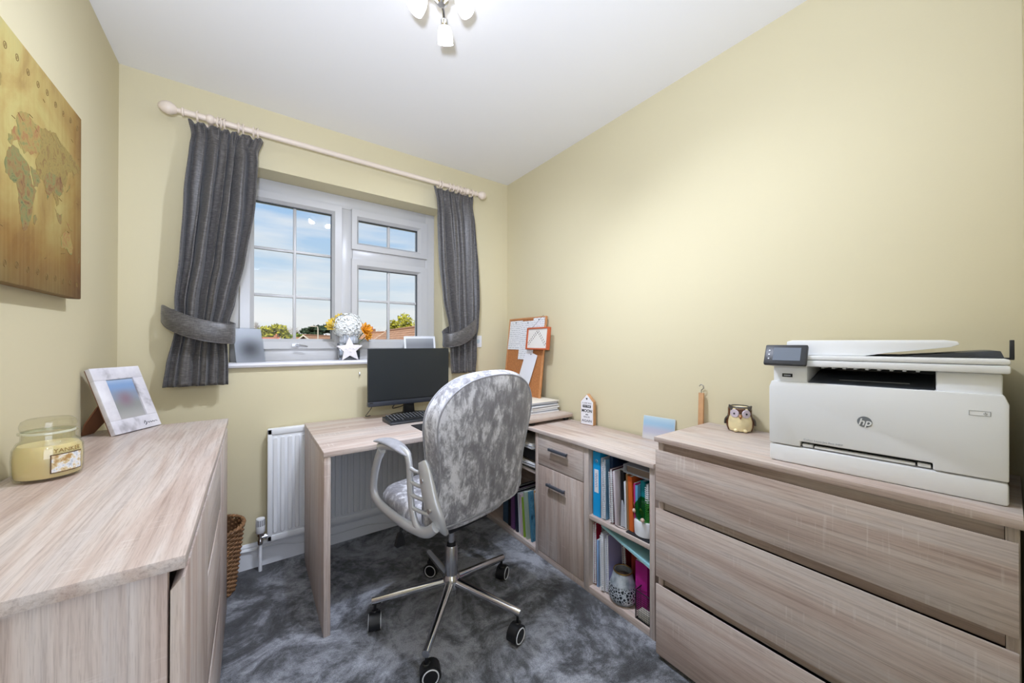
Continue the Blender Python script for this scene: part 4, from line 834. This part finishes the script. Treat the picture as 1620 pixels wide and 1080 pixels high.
for k in range(170):
    zz = 1 - 2 * (k + .5) / 170; a = k * 2.39996; rxy = math.sqrt(1 - zz * zz); nr = Vector((rxy * math.cos(a), rxy * math.sin(a), zz))
    if zz < -.75: continue
    c = Vector((0, -.012, .185)) + Vector((nr.x * .084, nr.y * .05, nr.z * .076)) * rnd.uniform(.86, 1.06); t1 = nr.orthogonal().normalized(); t2 = nr.cross(t1); r0 = rnd.uniform(0, 1.5)
    for q in range(4):
        b = r0 + q * math.pi / 2; dd = t1 * math.cos(b) + t2 * math.sin(b); ee = t1 * -math.sin(b) + t2 * math.cos(b); s = .0150
        g.add([c, c + dd * s * .6 + ee * s * .5 + nr * .003, c + dd * s * 1.15 + nr * .001, c + dd * s * .6 - ee * s * .5 + nr * .003], [(0, 1, 2, 3)])
o = g.build('petals', 'bloom_white', hy); o['kind'] = 'stuff'
def daisy(name, label, c, ax, r, n, mat, layers):
    t = thing(name, label, 'flower', c, group='flowers in the sill vase'); ax = Vector(ax).normalized(); t1 = ax.orthogonal().normalized(); t2 = ax.cross(t1); hd = Vector((0, 0, 0))
    base = Vector((.962, 2.375, SZ + .025)) - Vector(c); G().tube([base, base.lerp(hd, .6) + Vector((0, 0, .01)), hd], .0028, 6).build('stem', 'stem_green', t)
    for L in range(layers):
        for q in range(n):
            b = (q + .5 * L) * 2 * math.pi / n; d = t1 * math.cos(b) + t2 * math.sin(b); e = ax.cross(d); rad = r * (1 - .22 * L); cup = .35 + .55 * L
            V = []
            for i in range(5):
                u = i / 4; w = rad * .34 * math.sin(math.pi * (u * .86 + .1)); p = hd + d * rad * u * (1 - .25 * cup * u) + ax * rad * cup * u * u * .9
                V += [p - e * w + ax * .004 * u, p + e * w + ax * .004 * u]
            G().add(V, [(2 * i, 2 * i + 1, 2 * i + 3, 2 * i + 2) for i in range(4)]).build('petal', mat, t, smooth=True, solid=.0008, ang=80)
    G().ball(hd + ax * .006, .010).build('flower_centre', 'bloom_orange', t, smooth=True)
daisy('orange_flower', 'orange silk flower on the right side of the mirrored vase', (1.052, 2.355, SZ + .180), (.45, -.75, .35), .052, 8, 'bloom_orange', 3)
daisy('orange_flower', 'smaller orange silk flower lowest at the right of the vase', (1.062, 2.35, SZ + .145), (.6, -.7, -.1), .034, 7, 'bloom_orange', 2)
daisy('yellow_flower', 'yellow silk flower on the left side of the mirrored vase', (.885, 2.385, SZ + .205), (-.5, -.6, .6), .055, 9, 'bloom_yellow', 3)
daisy('yellow_flower', 'smaller yellow silk flower topmost behind the white bloom', (.925, 2.405, SZ + .245), (-.2, -.5, .8), .045, 9, 'bloom_yellow', 2)
st = thing('star_ornament', 'whitewashed wooden star leaning against the mirrored vase', 'ornament', mat=frame((.960, 2.318, SZ), (1, .05, 0), (0, .10, 1), (0, -1, .1)))
pts = []
for k in range(10):
    a = math.pi / 2 + k * math.pi / 5; r = .077 if k % 2 == 0 else .036; pts.append((r * math.cos(a), .0625 + r * math.sin(a)))
G().prism(pts, 'z', -.012, .006).build('star', M('star_white', '#e6e0e0', .7, var=.06, vscale=90, bump=.3, bscale=150), st, bevel=.0015)
for u, v in ((-.022, .062), (0, .066), (.02, .062), (0, .045)): G().tube([(u - .006, v, .0064), (u, v + .005, .0066), (u + .006, v - .003, .0064)], .0008, 4).build('carved_mark', 'ink_soft', st)
dc = thing('desk_calendar', 'white spiral-bound desk calendar with a grey picture behind the monitor', 'calendar', mat=frame((1.305, 2.352, SZ), (1, .03, 0), (0, .12, 1), (0, -1, .12)))
G().box(0, .222, 0, .146, -.003, .002).build('cover_card', 'paper', dc)
G().box(.012, .208, .012, .132, .002, .0026).build('picture_page', blur_print('calendar_print', [(0, '#8d9096'), (.6, '#85888e'), (1, '#a3a6ab')], 1, .012, .132), dc)
g = G()
for k in range(24): g.tube([(.008 + k * .009, .144 + .006 * math.sin(a), .0005 + .006 * math.cos(a)) for a in [q * math.pi / 5 for q in range(10)]], .0011, 4, closed=True)
o = g.build('spiral_binding', 'white_gloss', dc); o['kind'] = 'stuff'
G().box(0, .222, 0, .002, -.075, -.003).build('rear_leg', 'paper', dc); 

# ------------------------------------------------------------------ books, folders and pots in the cabinet
def coils(g, x, y, z0, z1, r=.0045, step=.0085):
    k = 0
    while z0 + k * step < z1:
        z = z0 + k * step; g.tube([(x + r * math.cos(a), y + r * math.sin(a) * 1.1, z) for a in [q * math.pi / 4 for q in range(8)]], .0014, 4, closed=True); k += 1
    return g
def book(name, label, cat, yc, th, z0, h, xf, dep, col, lean=0, grp=None, pages=None, spiral=False, extra=None):
    """upright book: thickness along y, spine to the room; lean in degrees about x (top towards +y if positive)"""
    t = thing(name, label, cat, (xf, yc, z0), 0, grp); t.rotation_euler = (R(-lean), 0, 0)
    m = M('cover_' + col[1:], col, .42)
    if spiral:
        for s in (-1, 1): G().box(.006, dep, s * th / 2 - .0007, s * th / 2 + .0007, 0, h).build('cover', m, t)
        G().box(.009, dep - .002, -th / 2 + .001, th / 2 - .001, .002, h - .002).build('pages', pages or 'paper', t)
        o = coils(G(), .004, 0, .012, h - .008, max(.0055, th * .6)).build('spiral_binding', 'white_gloss', t); o['kind'] = 'stuff'
    elif pages:
        g = G(); 
        for s in (-1, 1): g.box(0, dep, s * th / 2 - .001, s * th / 2 + .001, 0, h)
        g.box(0, .002, -th / 2, th / 2, 0, h); g.build('cover', m, t)
        G().box(.003, dep - .004, -th / 2 + .001, th / 2 - .001, .003, h - .003).build('pages', pages, t)
    else:
        G().box(0, dep, -th / 2, th / 2, 0, h).build('sleeve', m, t, bevel=.0006)
        G().box(.004, dep - .004, -th / 2 + .0006, th / 2 - .0006, h - .0005, h + .0015).build('page_edges', 'paper', t)
    return t
g1 = 'stationery on the upper cubby shelf'; z = .3615
book('plastic_wallet', 'thin grey plastic wallet beside the blue lever arch file', 'folder', 1.1495, .006, z, .285, 1.79, .22, '#a7acb4', 0, g1)
bf = book('lever_arch_file', 'bright blue lever arch file on the upper cubby shelf', 'file', 1.122, .042, z, .296, 1.775, .27, '#16a3e6', 0, g1, 'paper')
G().box(-.0012, 0, -.011, .013, .11, .215).build('spine_label', 'paper', bf); G().tube([(-.001, .012 * math.cos(q * math.pi / 8) * .5, .255 + .006 * math.sin(q * math.pi / 8)) for q in range(16)], .0012, 5, closed=True).build('finger_ring', 'chrome', bf)
G().tube(spline([(-.0016, .006 if k % 2 else -.004, .20 - k * .006) for k in range(12)], 3), .0007, 4).build('handwriting', M('label_ink', '#5a78b8', .5), bf)
book('card_folder', 'slim white card folder right of the blue lever arch file', 'folder', 1.0935, .007, z, .275, 1.775, .22, '#c9cdd6', 0, g1)
book('spiral_notebook', 'light blue spiral notebook on the upper cubby shelf', 'notebook', 1.079, .012, z, .272, 1.772, .21, '#7fb4dc', 0, g1, spiral=True)
book('slim_file', 'tall navy blue file on the upper cubby shelf', 'file', 1.060, .016, z, .290, 1.80, .23, '#1d3557', 0, g1)
book('spiral_notebook', 'white spiral notebook with a maroon cover on the upper shelf', 'notebook', 1.036, .014, z, .238, 1.772, .20, '#6d2a44', 2, g1, spiral=True)
book('pink_notebook', 'pale pink notebook on the upper cubby shelf', 'notebook', 1.014, .011, z, .235, 1.775, .20, '#d9cfd6', 3, g1)
book('black_file', 'black box file on the upper cubby shelf', 'file', .993, .018, z, .24, 1.80, .22, '#17181b', 2, g1)
book('white_booklet', 'thin white booklet beside the black box file', 'booklet', .973, .008, z, .20, 1.79, .18, '#dfe2e8', 2, g1)
book('brown_notebook', 'slim tan notebook left of the orange book', 'notebook', .961, .009, z, .236, 1.79, .18, '#a5794c', 2, g1)
book('orange_book', 'orange hardback book on the upper cubby shelf', 'book', .942, .019, z, .232, 1.785, .20, '#d9682a', 2, g1, 'paper_cream')
book('magenta_book', 'thin magenta book on the upper cubby shelf', 'book', .924, .007, z, .21, 1.785, .19, '#c32b78', 1, g1)
book('sky_blue_book', 'sky blue paperback on the upper cubby shelf', 'book', .912, .010, z, .205, 1.782, .19, '#6fb6e2', 1, g1, 'paper')
book('teal_book', 'teal hardback book on the upper cubby shelf', 'book', .893, .020, z, .226, 1.80, .20, '#12828c', 1, g1, 'paper')
book('spiral_notebook', 'grey spiral notebook at the right end of the upper shelf', 'notebook', .870, .012, z, .22, 1.79, .20, '#9aa2aa', 1, g1, spiral=True)
rb_ = thing('ring_binder', 'pale grey ring binder lying flat on top of the books', 'file', (1.79, .915, .602), 0, g1)
G().box(0, .26, -.072, .072, .0, .0025).box(0, .26, -.072, .072, .0325, .035).box(0, .26, .0695, .072, 0, .035).build('cover', M('binder_grey', '#c5cad6', .4), rb_, bevel=.0008)
G().box(.01, .25, -.07, .06, .004, .031).build('pages', 'carcass_dark', rb_)
wc = thing('price_card', 'small grey card with a square mark leaning on the upper shelf', 'card', mat=frame((1.788, 1.0, .3615), (.30, -.95, 0), (.10, .02, .99), (-.95, -.30, .1)))
G().box(0, .066, 0, .112, -.001, .0005).build('card', 'card_grey', wc); G().box(.028, .045, .030, .055, .0005, .0012).build('printed_square', 'handle_grey', wc)
for k in range(3): G().box(.012, .055, .085 - k * .008, .087 - k * .008, .0005, .0010).build('printed_line', 'handle_grey', wc)
tag(G().box(1.765, 1.875, .846, .957, .3612, .3655).build('black_notepad', 'mat_black', bevel=.002), 'flat black notepad under the white pot on the upper shelf', 'notepad')
tag(G().tube(spline([(1.785, .955, .363), (1.775, .985, .363), (1.772, 1.01, .364), (1.780, 1.022, .364), (1.79, 1.012, .364), (1.79, .985, .363), (1.792, .958, .363)], 6), .0012, 5).build('looped_cable', 'black_plastic'), 'thin black cable loop lying on the upper cubby shelf', 'cable')
po = thing('green_globe_pot', 'round white pot topped by a green glass globe with leaves', 'plant pot', (1.812, .893, .3657))
G().lathe([(.038, 0), (.043, .004), (.0445, .03), (.0445, .056), (.042, .062), (.034, .064), (.001, .064)], n=36).build('white_base', 'white_gloss', po, smooth=True)
G().lathe([(.036, .064), (.043, .085), (.045, .105), (.041, .13), (.032, .148), (.018, .156), (.001, .157)], n=32, cap=False).build('glass_globe', GREENG, po, smooth=True)
M('leaf_green', '#5a8c2a', .5, var=.25, vscale=40); M('leaf_dark', '#1f4a2c', .5); M('pebble', '#d8b8a8', .5)
for k in range(9):
    a = k * 2.4; r = .014 + .01 * (k % 3); c = Vector((r * math.cos(a), r * math.sin(a), .078 + .006 * (k % 4))); d = Vector((math.cos(a) * .5, math.sin(a) * .5, .9)).normalized(); e = d.cross(Vector((0, 0, 1))).normalized()
    G().add([c - e * .003, c + e * .003, c + d * .028 + e * .011, c + d * .055, c + d * .028 - e * .011], [(0, 1, 2, 3, 4)]).build('leaf', 'leaf_dark' if k % 3 == 0 else 'leaf_green', po, solid=.001)
for dx, dy, dz in ((-.036, .028, .098), (-.044, -.016, .076)): G().ball((dx, dy, dz), .0085).build('pebble', 'pebble', po, smooth=True)
# lower shelf
g2 = 'stationery on the lower cubby shelf'; z = .0305
book('spiral_notebook', 'red spiral notebook at the left end of the lower cubby shelf', 'notebook', 1.146, .012, z, .285, 1.785, .21, '#b3203f', 0, g2, spiral=True)
book('blue_white_book', 'blue and white magazine on the lower cubby shelf', 'magazine', 1.127, .010, z, .215, 1.785, .20, '#8fb0d8', 0, g2)
book('grey_sleeve', 'clear grey plastic sleeve on the lower cubby shelf', 'folder', 1.112, .007, z, .285, 1.80, .22, '#7d838b', 0, g2)
book('spiral_notebook', 'white spiral notebook nearest the front of the lower cubby shelf', 'notebook', 1.092, .014, z, .262, 1.775, .20, '#e3e4ea', 1, g2, spiral=True)
book('spiral_notebook', 'lilac spiral notebook behind the silver lantern', 'notebook', 1.072, .012, z, .258, 1.785, .20, '#a9a4cf', 1, g2, spiral=True)
book('spiral_notebook', 'maroon spiral notebook leaning behind the silver lantern', 'notebook', 1.040, .014, z, .255, 1.874, .19, '#8e2330', 4, g2, spiral=True)
book('red_notebook', 'red-brown notebook with gold specks on the lower cubby shelf', 'notebook', .998, .030, z, .240, 1.882, .18, '#98341f', 0, g2)
book('yellow_folder', 'slim yellow folder on the lower cubby shelf', 'folder', .972, .008, z, .232, 1.874, .19, '#e3bf1e', 0, g2)
book('black_folder', 'black folder beside the magenta file', 'folder', .957, .014, z, .226, 1.868, .19, '#141416', 0, g2)
mf = book('magenta_file', 'glossy magenta file standing on the lower cubby shelf', 'file', .914, .056, z, .205, 1.812, .21, '#b01d86', 0, g2)
G().tube([(-.001, -.027, .10), (-.003, 0, .095), (-.001, .027, .10)], .0015, 6).build('elastic_strap', 'magenta_strap' if 'magenta_strap' in MATS else M('magenta_strap', '#7d1260', .5), mf)
tf = thing('teal_folder', 'pale teal folder slanting across the tops of the lower books', 'folder', mat=frame((1.772, 1.095, .330), (0, -.962, -.272), (1, 0, 0), (0, -.272, .962)))
G().box(0, .262, 0, .24, 0, .010).build('cover', M('teal_cover', '#a4dbe4', .45), tf); G().box(.002, .26, .001, .236, -.003, 0).build('papers', 'paper', tf)
ln = thing('etched_lantern', 'squat silver etched lantern pot with a brass rim', 'lantern', (1.812, 1.006, z))
def etched():
    m, nt, b = mk('etched_silver'); tc = nt.nodes.new('ShaderNodeTexCoord'); vo = nt.nodes.new('ShaderNodeTexVoronoi'); vo.feature = 'DISTANCE_TO_EDGE'; vo.inputs['Scale'].default_value = 85
    nt.links.new(tc.outputs['Object'], vo.inputs['Vector']); n = noise(nt, tc.outputs['Object'], 30, 3)
    sx = nt.nodes.new('ShaderNodeSeparateXYZ'); nt.links.new(tc.outputs['Object'], sx.inputs[0])
    band = ramp(nt, [(.012, '#000000'), (.022, '#ffffff'), (.072, '#ffffff'), (.082, '#303030')], sx.outputs[2])
    c = ramp(nt, [(.06, '#d5dde4'), (.16, '#30363d')], vo.outputs['Distance']); base = ramp(nt, [(.35, '#93a0aa'), (.6, '#ccd5dc')], n)
    nt.links.new(mix(nt, band, base, c), b.inputs['Base Color']); b.inputs['Roughness'].default_value = .35; b.inputs['Metallic'].default_value = .35; return m
etched()
G().lathe([(.040, 0), (.052, .004), (.062, .022), (.064, .038), (.058, .068), (.047, .1), (.040, .124), (.039, .130), (.035, .130), (.044, .098), (.055, .066), (.060, .038), (.05, .01), (.001, .008)], n=48, cap=False).build('pot', 'etched_silver', ln, smooth=True, ang=60)
G().tube([(.0385 * math.cos(q * math.pi / 20), .0385 * math.sin(q * math.pi / 20), .131) for q in range(40)], .0028, 8, closed=True).build('brass_rim', M('brass', '#9a7b45', .35, .9), ln, smooth=True)
G().lathe([(.001, .10), (.041, .10)], n=24, cap=False).build('dark_inside', M('inside_brown', '#3a2a1e', .8), ln)  # flat dark brown disc inside the pot, below the rim
mh = thing('mesh_letter_tray', 'black wire mesh letter holder at the right end of the lower shelf', 'letter holder', (1.766, .842, z))
M('mesh_black', '#121214', .5); g = G()
for k in range(5):
    g.box(.0 + k * .0085, .0009 + k * .0085, .066, .0668, .003, .115)
for k in range(14): g.box(0, .038, .066, .0668, .003 + k * .0085, .0039 + k * .0085)
for k in range(9): g.box(.0, .0008, .0 + k * .008, .0009 + k * .008, .003, .115)
for k in range(14): g.box(0, .0008, 0, .067, .003 + k * .0085, .0039 + k * .0085)
o = g.build('wire_mesh', 'mesh_black', mh); o['kind'] = 'stuff'
G().box(0, .040, 0, .067, 0, .003).build('base_plate', 'mesh_black', mh)
G().box(.0, .040, .0, .003, .003, .115).build('side_plate', 'mesh_black', mh)
G().tube([(0, 0, .115), (0, .0665, .115), (.040, .0665, .118)], .002, 6).tube([(0, .0665, 0), (0, .0665, .115)], .002, 6).build('rim_wire', 'mesh_black', mh)
tag(G().box(1.771, 1.800, .850, .900, .0340, .066).build('note_block', 'paper_cream', bevel=.001), 'cream note block inside the wire mesh letter holder', 'note block')
# open section under the desk: trays above, leaning books below
M('tray_black', '#101114', .45)
def tray(label, z):
    t = thing('letter_tray', label, 'letter tray', (1.772, 1.56, z), 0, 'letter trays under the desk')
    G().box(0, .30, 0, .42, 0, .004).build('tray_base', 'tray_black', t); G().box(0, .30, 0, .004, .004, .05).box(0, .30, .416, .42, .004, .05).box(.296, .30, .004, .416, .004, .05).build('tray_wall', 'tray_black', t); return t
tray('lower black letter tray on the shelf under the desk', .4475); tray('upper black letter tray on the shelf under the desk', .553)
for k, (x, z) in enumerate(((1.80, .4985),(2.0, .4985),(1.80,.4985))):
    pass
for i in range(2): G().box(.004 + i * .28, .012 + i * .28, .002, .418, .0505, .1052).build('spacer', 'tray_black', bpy.data.objects['letter_tray'])
for i, (zz, dx, a, wd_) in enumerate(((.4520, 0, 4, 'stack of white papers in the lower letter tray'), (.5575, -.004, -3, 'stack of white papers in the upper letter tray'))):
    t = thing('paper_pile', wd_, 'papers', (1.915, 1.70, zz), R(a), 'paper piles in the trays')
    for k in range(5): G().box(-.135 + random.uniform(-.012, .008), .12, -.115, .12, k * .006, k * .006 + .005).build('paper_sheaf', 'paper' if k % 2 else 'paper_cream', t)
g3 = 'books on the bottom shelf under the desk'; z = .0305
def cover_mat(name, stops, sc):
    m, nt, b = mk(name); tc = nt.nodes.new('ShaderNodeTexCoord'); n = noise(nt, tc.outputs['Object'], sc, 4, .6, .5)
    nt.links.new(ramp(nt, stops, n), b.inputs['Base Color']); b.inputs['Roughness'].default_value = .35; return m
cover_mat('cover_art_teal', [(.3, '#10202c'), (.42, '#2f5f78'), (.55, '#5b93ad'), (.66, '#3d4d2c'), (.8, '#c9d8dc')], 11)
bb = book('picture_book', 'large teal picture book leaning at the door end of the shelf', 'book', 1.600, .010, z, .275, 1.775, .23, '#4d86a0', 6, g3, 'paper')
G().box(.004, .226, -.0066, -.0058, .006, .268).build('cover_art', 'cover_art_teal', bb)
book('white_folder', 'pale blue document folder leaning against the low cabinet door section', 'folder', 1.566, .008, z, .28, 1.79, .23, '#c6d4dc', 4, g3)
book('tan_book', 'tan paperback between the pale folder and the teal book', 'book', 1.584, .007, z, .285, 1.80, .22, '#b08a62', 5, g3)
book('sage_book', 'pale sage book left of the teal picture book', 'book', 1.640, .013, z, .262, 1.772, .22, '#a9b8a4', 6, g3, 'paper')
book('green_book', 'thin lime green book on the bottom shelf under the desk', 'book', 1.666, .009, z, .225, 1.772, .2, '#8fb43a', 5, g3, 'paper')
book('lilac_book', 'pale pink book on the bottom shelf under the desk', 'book', 1.690, .014, z, .235, 1.772, .2, '#d8c3cc', 4, g3, 'paper')
book('white_book', 'white paperback on the bottom shelf under the desk', 'book', 1.712, .012, z, .235, 1.775, .2, '#d9dde2', 4, g3, 'paper')
book('navy_book', 'dark navy book on the bottom shelf under the desk', 'book', 1.740, .018, z, .24, 1.772, .21, '#262c40', 2, g3, 'paper')
book('purple_book', 'purple patterned book on the bottom shelf under the desk', 'book', 1.785, .034, z, .225, 1.775, .2, '#7a4f86', 0, g3, 'paper')
book('black_book', 'black hardback leftmost but one on the bottom shelf', 'book', 1.825, .022, z, .23, 1.78, .2, '#1a1a20', 0, g3, 'paper')
book('blue_box_file', 'steel blue box file leftmost on the bottom shelf', 'file', 1.875, .05, z, .2, 1.785, .22, '#3b5670', 0, g3, 'paper')

# ------------------------------------------------------------------ outside: roofs, trees, street lamp
GZ = -2.8
def az(px): return -.6258 * -1 + math.atan((px - 810) / 569.7)
def pos(px, r): a = az(px); return Vector((.4812 + r * math.sin(a), r * math.cos(a), 0))
def zof(px, py, r): return 1.1586 + (537 - py) / 569.7 * r * math.cos(math.atan((px - 810) / 569.7))
M('ground_outside', '#7d8064', .9); M('roof_brown', '#b98c6c', .85, var=.2, vscale=3); M('roof_red', '#d87a5a', .85, var=.15, vscale=3); M('render_pale', '#d8cdbd', .85); M('brick_wall', '#a9785c', .85, var=.1, vscale=6)
M('tile_ridge', '#a5795c', .85)
struct(G().box(-80, 140, D + .5, 180, GZ - .3, GZ).build('ground', 'ground_outside'))
def house(label, p0, p1, hw, ridge, eaves, mat, chimney=None):
    a = Vector(p0); b = Vector(p1); u = (b - a).normalized(); L = (b - a).length; t = thing('house', label, 'house', mat=frame((a.x, a.y, GZ), u, Vector((-u.y, u.x, 0)), (0, 0, 1)), group='houses beyond the window')
    R_, E_ = ridge - GZ, eaves - GZ
    G().prism([(-hw + .35, 0), (hw - .35, 0), (hw - .35, E_), (0, R_ - .3), (-hw + .35, E_)], 'x', .4, L - .4).build('walls', 'brick_wall', t)
    s = (R_ - E_) / hw; n = 14
    for sd in (-1, 1):
        for k in range(n):      # overlapping courses of tiles
            y0, y1 = hw * k / n, hw * (k + 1) / n + .04; z0, z1 = R_ - s * y0, R_ - s * y1
            G().prism([(sd * y0, z0 + .03), (sd * y1, z1 + .09), (sd * y1, z1 + .03), (sd * y0, z0 - .04)], 'x', 0, L).build('roof_course', mat, t)
    G().tube([(0, 0, R_ + .06), (L, 0, R_ + .06)], .13, 8).build('ridge_tiles', 'tile_ridge', t)
    for x in (-.02, L + .02): G().prism([(-hw, E_ - .1), (0, R_ - .12), (hw, E_ - .1), (hw, E_ + .12), (0, R_ + .1), (-hw, E_ + .12)], 'x', x - .05, x + .05).build('bargeboard', 'render_pale', t)
    if chimney:
        c = G().box(chimney * L - .35, chimney * L + .35, -.3, .3, R_ - .5, R_ + .55).build('chimney', 'brick_wall', t); G().cyl((chimney * L, 0, R_ + .55), (chimney * L, 0, R_ + .85), .13).build('chimney_pot', 'roof_red', c)
def rp(px, py, r): p = pos(px, r); return (p.x, p.y), zof(px, py, r)
def hs2(label, a, b, hw, mat, ch=None, drop=2.2):
    (pa, za), (pb, zb) = rp(*a), rp(*b); z = (za + zb) / 2; house(label, (pa[0], pa[1], 0), (pb[0], pb[1], 0), hw, z, z - drop, mat, ch)
hs2('red-roofed bungalow far away at the left of the window view', (410, 528, 95), (444, 528, 92), 3.6, 'roof_red', .8, 2.6)
hs2('small brown-roofed house with a pale gable behind the glazing bar', (463, 528, 86), (476, 528, 84), 3.0, 'roof_brown', None, 3)
hs2('long brown-roofed house beside the street lamp', (480, 526, 62), (545, 525, 74), 4, 'roof_brown', None, 3)
hs2('brown-tiled house beyond the flowers with a small chimney', (578, 521, 52), (622, 519, 47), 4, 'roof_brown', .25, 3)
hs2('nearest house with a wide brown tiled roof at the right of the window', (612, 519, 40), (680, 508, 27), 4.2, 'roof_brown', None, 3)
M('foliage_yellow', '#a8a22c', .8, var=.35, vscale=1.2); M('foliage_green', '#7f8f2e', .8, var=.3, vscale=1.2); M('foliage_pine', '#3d5038', .8, var=.3, vscale=1.5); M('twig', '#9a8672', .9); M('bark', '#5d4c3c', .9)
def tree(label, px, py, r, w, kind, seed, flat=1.0):
    rnd = random.Random(seed); p = pos(px, r); top = zof(px, py, r); Ht = top - GZ; t = thing('tree', label, 'tree', (p.x, p.y, GZ), group='trees beyond the window')
    mat = {'y': 'foliage_yellow', 'g': 'foliage_green', 'p': 'foliage_pine', 'b': 'twig'}[kind]
    G().tube([(0, 0, 0), (rnd.uniform(-.1, .1), 0, Ht * .35), (rnd.uniform(-.3, .3), 0, Ht * .7)], [.25, .2, .1], 8).build('trunk', 'bark', t)
    cz = {'p': .84, 'b': .66}.get(kind, .62) * Ht; rz = (Ht - cz) * 1.0
    blobs = [(Vector((rnd.uniform(-.62, .62) * w, rnd.uniform(-.6, .6) * w, cz + rnd.uniform(-.55, .62) * rz)), rnd.uniform(.32, .5)) for _ in range(11)]
    g = G()
    if kind == 'b':
        for b, k in blobs + blobs:
            base = Vector((0, 0, Ht * rnd.uniform(.3, .6))); mid = base.lerp(b, .5) + Vector((0, 0, .2)); g.tube([base, mid, b], [.05, .035, .02], 4)
            for _ in range(34):
                s = base.lerp(b, rnd.uniform(.4, 1)); e = s + Vector((rnd.uniform(-1, 1), rnd.uniform(-1, 1), rnd.uniform(-.2, 1.1))) * w * .42; g.tube([s, e], [.018, .006], 3)
        g.build('branches', mat, t); return
    G().tube([(0, 0, Ht * .3), (w * .4, 0, cz)], [.12, .05], 6).tube([(0, 0, Ht * .35), (-w * .4, 0, cz)], [.12, .05], 6).build('branches', 'bark', t)
    ls = r * .0042
    for b, k in blobs:
        for _ in range(170):
            d = Vector((rnd.gauss(0, 1), rnd.gauss(0, 1), rnd.gauss(0, 1))).normalized() * (rnd.random() ** .35); c = b + Vector((d.x * k * w, d.y * k * w, d.z * k * rz * flat * 1.1))
            if c.z > Ht: c.z = Ht - rnd.uniform(0, .3)
            a1 = Vector((rnd.uniform(-1, 1), rnd.uniform(-1, 1), rnd.uniform(-1, 1))).normalized(); a2 = a1.orthogonal().normalized(); s = ls * rnd.uniform(.7, 1.4)
            g.add([c - a1 * s, c + a2 * s * .6, c + a1 * s, c - a2 * s * .6], [(0, 1, 2, 3)])
    o = g.build('foliage', mat, t); o['kind'] = 'stuff'
tree('yellow-green tree behind the red-roofed bungalow', 431, 508, 112, 5.0, 'y', 1)
tree('yellow-green bush leftmost in the window view', 407, 516, 101.5, 2.6, 'y', 2)
tree('olive green tree right of the red-roofed bungalow', 454, 519, 128, 4.2, 'g', 3)
tree('pale bare tree standing at the left edge of the window view', 404, 494, 138, 1.8, 'b', 4)
tree('bare tree behind the wide left glazing bar', 462, 505, 146, 4.2, 'b', 5)
tree('flat-topped dark pine behind the street lamp', 493, 509, 98, 2.8, 'p', 6, .5)
tree('taller flat-topped dark pine right of the street lamp', 517, 506, 112, 4.0, 'p', 7, .6)
tree('bare tree behind the orange flower', 579, 503, 96, 3.6, 'b', 8)
tree('tall yellow-green tree behind the nearest tiled roof', 657, 480, 46, 2.6, 'y', 9)
tree('smaller yellow-green tree left of the tall one behind the roof', 634, 500, 62, 2.2, 'y', 10)
tree('wispy bare tree beside the yellow-green tree on the right', 617, 512, 72, 1.7, 'b', 12)
p = pos(503, 58); zt = zof(503, 510, 58) - GZ; sl = thing('street_lamp', 'pale street lamp post standing among the roofs outside', 'street lamp', (p.x, p.y, GZ))
G().tube([(0, 0, 0), (0, 0, zt - .3), (-.05, 0, zt - .05), (-.3, 0, zt)], [.1, .075, .06, .05], 10).build('post', 'render_pale', sl, smooth=True); G().box(-.95, -.25, -.12, .12, zt - .06, zt + .06).build('lamp_head', 'render_pale', sl, bevel=.03)
